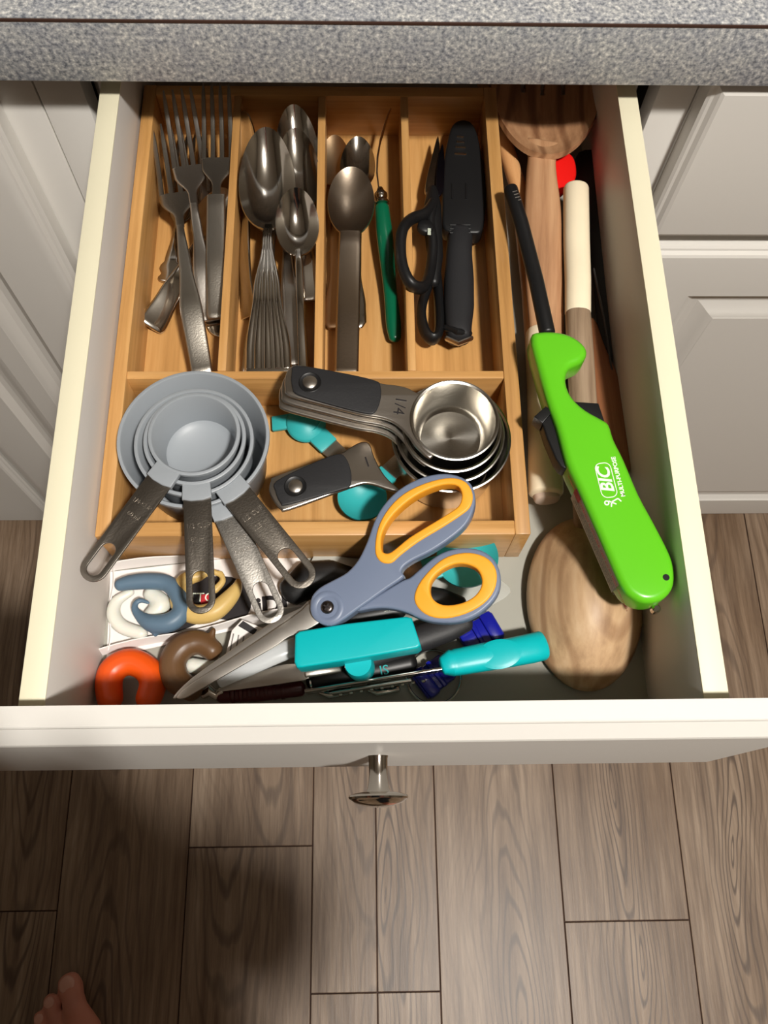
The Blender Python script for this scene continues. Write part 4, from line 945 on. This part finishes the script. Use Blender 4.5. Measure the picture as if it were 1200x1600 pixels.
# turquoise grater
def grater():
    A = at(476, 1080, .7795); B = at(712, 1041, .7885); M = frame(A, B, 0); Mi = M.inverted(); L = (B-A).length
    t = thing('hand_grater', 'turquoise-handled hand grater with block guard, at drawer front', 'grater', M)
    # steel plate standing on its long edge
    box('blade', -.0008, .0008, 0, L, -.009, .0012, M_STEEL, t, .0003, world=False)
    box('blade', .0028, .0042, .015, L*.70, -.008, .0002, M_SATIN, t, .0003, world=False)
    bm = bmesh.new()
    for k in range(9): add_lathe(bm, [(0, .0014), (.0011, .001), (.0014, 0), (0, 0)], Matrix.Translation((.0045, .02+k*.006, -.003)) @ Matrix.Rotation(PI/2, 4, 'Y'), 10)
    bm_obj('teeth', bm, M_STEEL, t, False)
    # teal block guard above
    zt = .8085; px = [(459, 990), (466, 984), (540, 972), (634, 961), (643, 963), (657, 1006), (651, 1011), (560, 1027), (470, 1041), (462, 1041), (458, 1033)]
    pl = trace(M, px, (zt - A.z)*.96, 2, False)
    plate('guard', [pl], .0085, .0250, M_TEAL, t, .0014, res=3, label='solid turquoise block')
    c = Mi @ at(562, 1040, .789); lathe('guard_post', [(0, -.010), (.0078, -.010), (.0082, -.004), (.0082, .004), (.0075, .009), (0, .009)], M_TEAL, t, Matrix.Translation(c), n=28)
    g = [(692, 1040, .787, 14), (705, 1036, .787, 20), (708, 1036, .787, 19), (712, 1035, .787, 20), (760, 1026, .7865, 21), (800, 1019, .7855, 21.5), (830, 1013, .783, 22), (846, 1009, .7815, 22)]
    lineobj(t, 'handle', g, M_TEAL, flat=.8, ends=.4, e=2.4)
    d = Mi @ at(780, 1022, .7925); bm = bmesh.new(); add_lathe(bm, [(0, .0006), (.006, .0008), (.0075, .0003), (.0085, 0), (.0085, -.001), (0, -.001)], Matrix.Translation(d) @ Matrix.Scale(1.5, 4, (0, 1, 0)), 28); bm_obj('thumb_rest', bm, M_TEAL, t, False)
grater()
def clip(label, a, b, z, ring=False):
    A = at(*a, z); B = at(*b, z); M = frame(A, B); L = (B-A).length
    t = thing('bag_clip', label, 'clip', M, 'navy blue clips')
    box('jaw', -.0085, .0085, 0, L, -.0035, .0030, M_NAVY, t, .0016, world=False)
    box('jaw', -.0095, .0095, L-.009, L-.001, -.004, .0048, M_NAVY, t, .0018, world=False)
    box('spring_bar', -.0090, .0090, L*.35, L*.35+.003, .0028, .0048, M_NAVY, t, .0009, world=False)
    return t
clip('navy blue clip behind the turquoise handle, nearest the oval scissor loop', (722, 1005), (778, 975), .7695)
clip('navy blue clip end poking out in front of the grater blade', (700, 1040), (655, 1075), .768)
c = at(678, 1058, .7645); t = thing('key_ring', 'thin dark metal split ring around the front blue clip', 'ring', Matrix.Translation(c))
bm = bmesh.new(); r = 40*mpp(.765)
for rr_, zz_ in ((r, 0), (r*.975, .0011)):
    P = [(rr_*math.cos(a*PI/30), rr_*math.sin(a*PI/30), zz_) for a in range(61)]
    add_sweep(bm, P, .0005, .0005, n=8, cap=False)
bm_obj('wire', bm, M_STEEL, t, False)
for (x, y, lab) in ((523, 1084, 'small steel bottle opener bit at the front, left'), (598, 1080, 'small steel hinge bit at the front, middle')):
    blob('steel_clasp', lab, 'clasp', [(x-22, y-3, .766, 4), (x-8, y+2, .767, 6), (x+10, y, .767, 4), (x+24, y-4, .766, 5)], M_STEEL, 'body')

# ------------------------------------------------------------------ bare foot
def foot():
    z0 = .0
    tip = at(101, 1527, .012)
    ax = Vector((-.42, .907, 0)).normalized(); lat = Vector((-ax.y, ax.x, 0))        # lat points to the little-toe side (left)
    O = Vector((tip.x, tip.y, 0))
    t = thing('person', 'person standing at the drawer, bare toes of one foot at lower left', 'person', frame(O - ax*.25, O))
    Mi = WM[t].inverted()
    def q(a, l, z): return Mi @ (O + ax*a + lat*l + Vector((0, 0, z)))          # a: along (0 = big toe tip), l: lateral
    bm = bmesh.new()
    toes = [(0, -.003, .0135, .0168, -.060, -.006), (-.010, .0255, .0098, .0112, -.062, .015), (-.022, .0435, .0088, .0100, -.066, .030), (-.036, .059, .0082, .0094, -.074, .044), (-.052, .073, .0078, .0088, -.082, .056)]
    for a, l, h, w, ra, rl in toes:
        n = [(a-.006, l, h*.85, w*.86, h*.80), (a-.014, l-.0005, h*.95, w, h*.95), (a-.026, l-.001, h*1.25, w*.86, h*.92), (a-.04, (l+rl)/2, h*1.5+.004, w*.95, h*1.1), (ra-.01, rl, .021, w*1.35, .016)]
        add_sweep(bm, [q(*p[:3]) for p in n], [p[3] for p in n], [p[4] for p in n], n=14, round_ends=.9)
    body = [(-.055, .020, .017, .036, .0165), (-.075, .022, .0215, .046, .0205), (-.105, .020, .027, .045, .026), (-.14, .014, .034, .038, .033), (-.17, .008, .042, .034, .041), (-.20, .002, .044, .031, .043), (-.235, -.002, .032, .029, .031), (-.25, -.003, .028, .022, .024)]
    add_sweep(bm, [q(*p[:3]) for p in body], [p[3] for p in body], [p[4] for p in body], n=24, round_ends=.6)
    Wd = lambda p: Mi @ Vector(p)
    def limb(P, ws, hs=None, n=20, up=(0, 1, 0), re=.6): add_sweep(bm, [Wd(p) for p in P], ws, hs or ws, n=n, up=up, round_ends=re)
    an = O - ax*.205
    limb([(an.x, an.y, .04), (an.x, an.y, .10), (-.295, -.79, .20), (-.28, -.80, .33), (-.265, -.795, .44), (-.25, -.79, .50), (-.22, -.82, .66), (-.19, -.85, .84)], [.034, .031, .045, .056, .052, .058, .074, .088])
    # right foot and leg, standing further back
    f2 = Vector((.13, -.74, 0)); a2 = Vector((.12, .99, 0)).normalized(); l2 = Vector((a2.y, -a2.x, 0))
    for i, (a, l, h, w) in enumerate([(0, 0, .0125, .0135), (-.008, .024, .009, .0098), (-.018, .041, .008, .0088), (-.030, .056, .0075, .008), (-.045, .069, .0072, .0075)]):
        limb([f2 + a2*(a-.006) + l2*l + Vector((0, 0, h)), f2 + a2*(a-.05) + l2*(l*.9) + Vector((0, 0, h*1.6))], [w, w*1.05], None, 12, (0, 0, 1), .9)
    limb([f2 + a2*y + l2*x + Vector((0, 0, z)) for y, x, z in ((-.05, .024, .017), (-.10, .02, .026), (-.16, .010, .040), (-.21, .004, .042), (-.24, 0, .030))], [.042, .045, .036, .031, .024], [.016, .025, .039, .041, .026], 20, (0, 0, 1))
    limb([(.105, -.94, .04), (.105, -.94, .10), (.10, -.945, .20), (.09, -.945, .33), (.08, -.93, .46), (.06, -.91, .62), (.01, -.88, .84)], [.034, .031, .045, .055, .054, .070, .088])
    limb([(-.09, -.87, .84), (-.085, -.86, .95), (-0.086, -0.840, 1.080), (-0.094, -0.800, 1.220), (-0.090, -0.755, 1.330), (-0.080, -0.725, 1.410), (-0.075, -0.705, 1.450)], [.160, .165, .145, .165, .180, .150, .07], [.105, .105, .092, .108, .105, .08, .05], 28)
    limb([(-0.077, -0.715, 1.420), (-0.072, -0.680, 1.490), (-0.070, -0.655, 1.550)], [.056, .052, .056])
    limb([(-0.070, -0.640, 1.510), (-0.070, -0.625, 1.550), (-0.070, -0.620, 1.610), (-0.070, -0.635, 1.670), (-0.070, -0.650, 1.710)], [.050, .066, .074, .068, .040], [.062, .084, .094, .085, .05], 24)
    limb([(-0.070, -0.545, 1.610), (-0.070, -0.527, 1.585), (-0.070, -0.532, 1.575)], [.008, .013, .010], None, 10, (0, 0, 1))
    for sx in (-1, 1): limb([(-.07+sx*.074, -.63, 1.62), (-.07+sx*.080, -.635, 1.59)], [.007, .006], [.018, .014], 10)
    def arm(P, tip):
        limb(P, [.052, .045, .038, .036, .026, .024])
        d = (Vector(tip) - Vector(P[-1])).normalized(); sd = d.cross(Vector((0, 0, 1))).normalized(); w = Vector(P[-1])
        limb([w, w + d*.04, w + d*.085], [.024, .036, .036], [.018, .016, .013], 14, tuple(sd.cross(d)))
        for k, ln in enumerate((.068, .076, .070, .055)):
            b_ = w + d*.08 + sd*(.027 - .018*k); limb([b_, b_ + d*ln*.5 + Vector((0, 0, -.004)), b_ + d*ln*.85 + Vector((0, 0, -.016))], [.0088, .0082, .0070], None, 10, (0, 0, 1), .9)
        limb([w + d*.02 + sd*.026, w + d*.05 + sd*.048, w + d*.08 + sd*.054], [.011, .010, .008], None, 10, (0, 0, 1), .9)
    arm([(.08, -.745, 1.37), (.125, -.76, 1.26), (.13, -.755, 1.14), (.07, -.70, 1.13), (0, -.63, 1.17), (-.02, -.61, 1.18)], (-.07, -.545, 1.22))
    arm([(-0.245, -0.745, 1.370), (-0.302, -0.760, 1.260), (-0.309, -0.775, 1.120), (-0.300, -0.760, 1.000), (-.305, -.73, .90), (-.305, -.725, .875)], (-.30, -.70, .72))
    o = bm_obj('body', bm, M_SKIN, t, False)
    r = o.modifiers.new('r', 'REMESH'); r.mode = 'VOXEL'; r.voxel_size = .0028; r.use_smooth_shade = True
    s = o.modifiers.new('s', 'SMOOTH'); s.iterations = 5
    for a, l, h, w, ra, rl in toes:
        bm = bmesh.new(); bmesh.ops.create_uvsphere(bm, u_segments=16, v_segments=10, radius=1)
        for v in bm.verts: v.co = Vector((v.co.x*w*.62, v.co.y*w*.62, v.co.z*h*.16))
        M = Matrix.Translation(q(a-.009, l, h*1.66)) @ Matrix.Rotation(-.30, 4, 'X')
        bmesh.ops.transform(bm, matrix=M, verts=bm.verts); bm_obj('toenail', bm, M_NAIL, t, False)
    def cloth(name, sw, label):
        nonlocal bm
        bm = bmesh.new()
        for P, ws, hs in sw: limb(P, ws, hs, 24, (0, 1, 0), .2)
        c = bm_obj(name, bm, M_CLOTH if name == 'trousers' else M_SHIRT, t, False, label)
        m_ = c.modifiers.new('r', 'REMESH'); m_.mode = 'VOXEL'; m_.voxel_size = .006; m_.use_smooth_shade = True; k = c.modifiers.new('s', 'SMOOTH'); k.iterations = 4
    cloth('trousers', [([(-.265, -.795, .40), (-.25, -.79, .50), (-.22, -.82, .66), (-.18, -.85, .86)], [.070, .074, .090, .102], None), ([(.083, -.94, .40), (.08, -.93, .50), (.055, -.91, .66), (0, -.88, .86)], [.070, .074, .090, .102], None), ([(-.09, -.87, .82), (-.09, -.86, .92), (-0.088, -0.860, 1.000)], [.176, .178, .168], [.118, .118, .108])], 'dark grey knee-length trousers')
    cloth('shirt', [([(-.088, -.865, .95), (-0.085, -0.845, 1.050), (-0.094, -0.800, 1.220), (-0.090, -0.755, 1.330), (-0.080, -0.725, 1.420), (-0.076, -0.710, 1.455)], [.182, .170, .184, .194, .165, .085], [.122, .112, .122, .118, .094, .064]), ([(0.040, -0.745, 1.370), (0.090, -0.745, 1.350), (0.156, -0.750, 1.220)], [.062, .064, .060], None), ([(-0.210, -0.745, 1.370), (-0.260, -0.750, 1.350), (-0.309, -0.765, 1.220)], [.062, .064, .060], None)], 'dark short-sleeved shirt')
    bm = bmesh.new(); limb([(-0.070, -0.695, 1.550), (-0.070, -0.675, 1.610), (-0.070, -0.665, 1.670), (-0.070, -0.660, 1.725)], [.062, .080, .078, .044], [.050, .075, .088, .06], 24)
    bm_obj('hair', bm, mat('brown_hair', (60, 44, 34), .7, bump=.6, bscale=500), t, False, 'short brown hair')
foot()
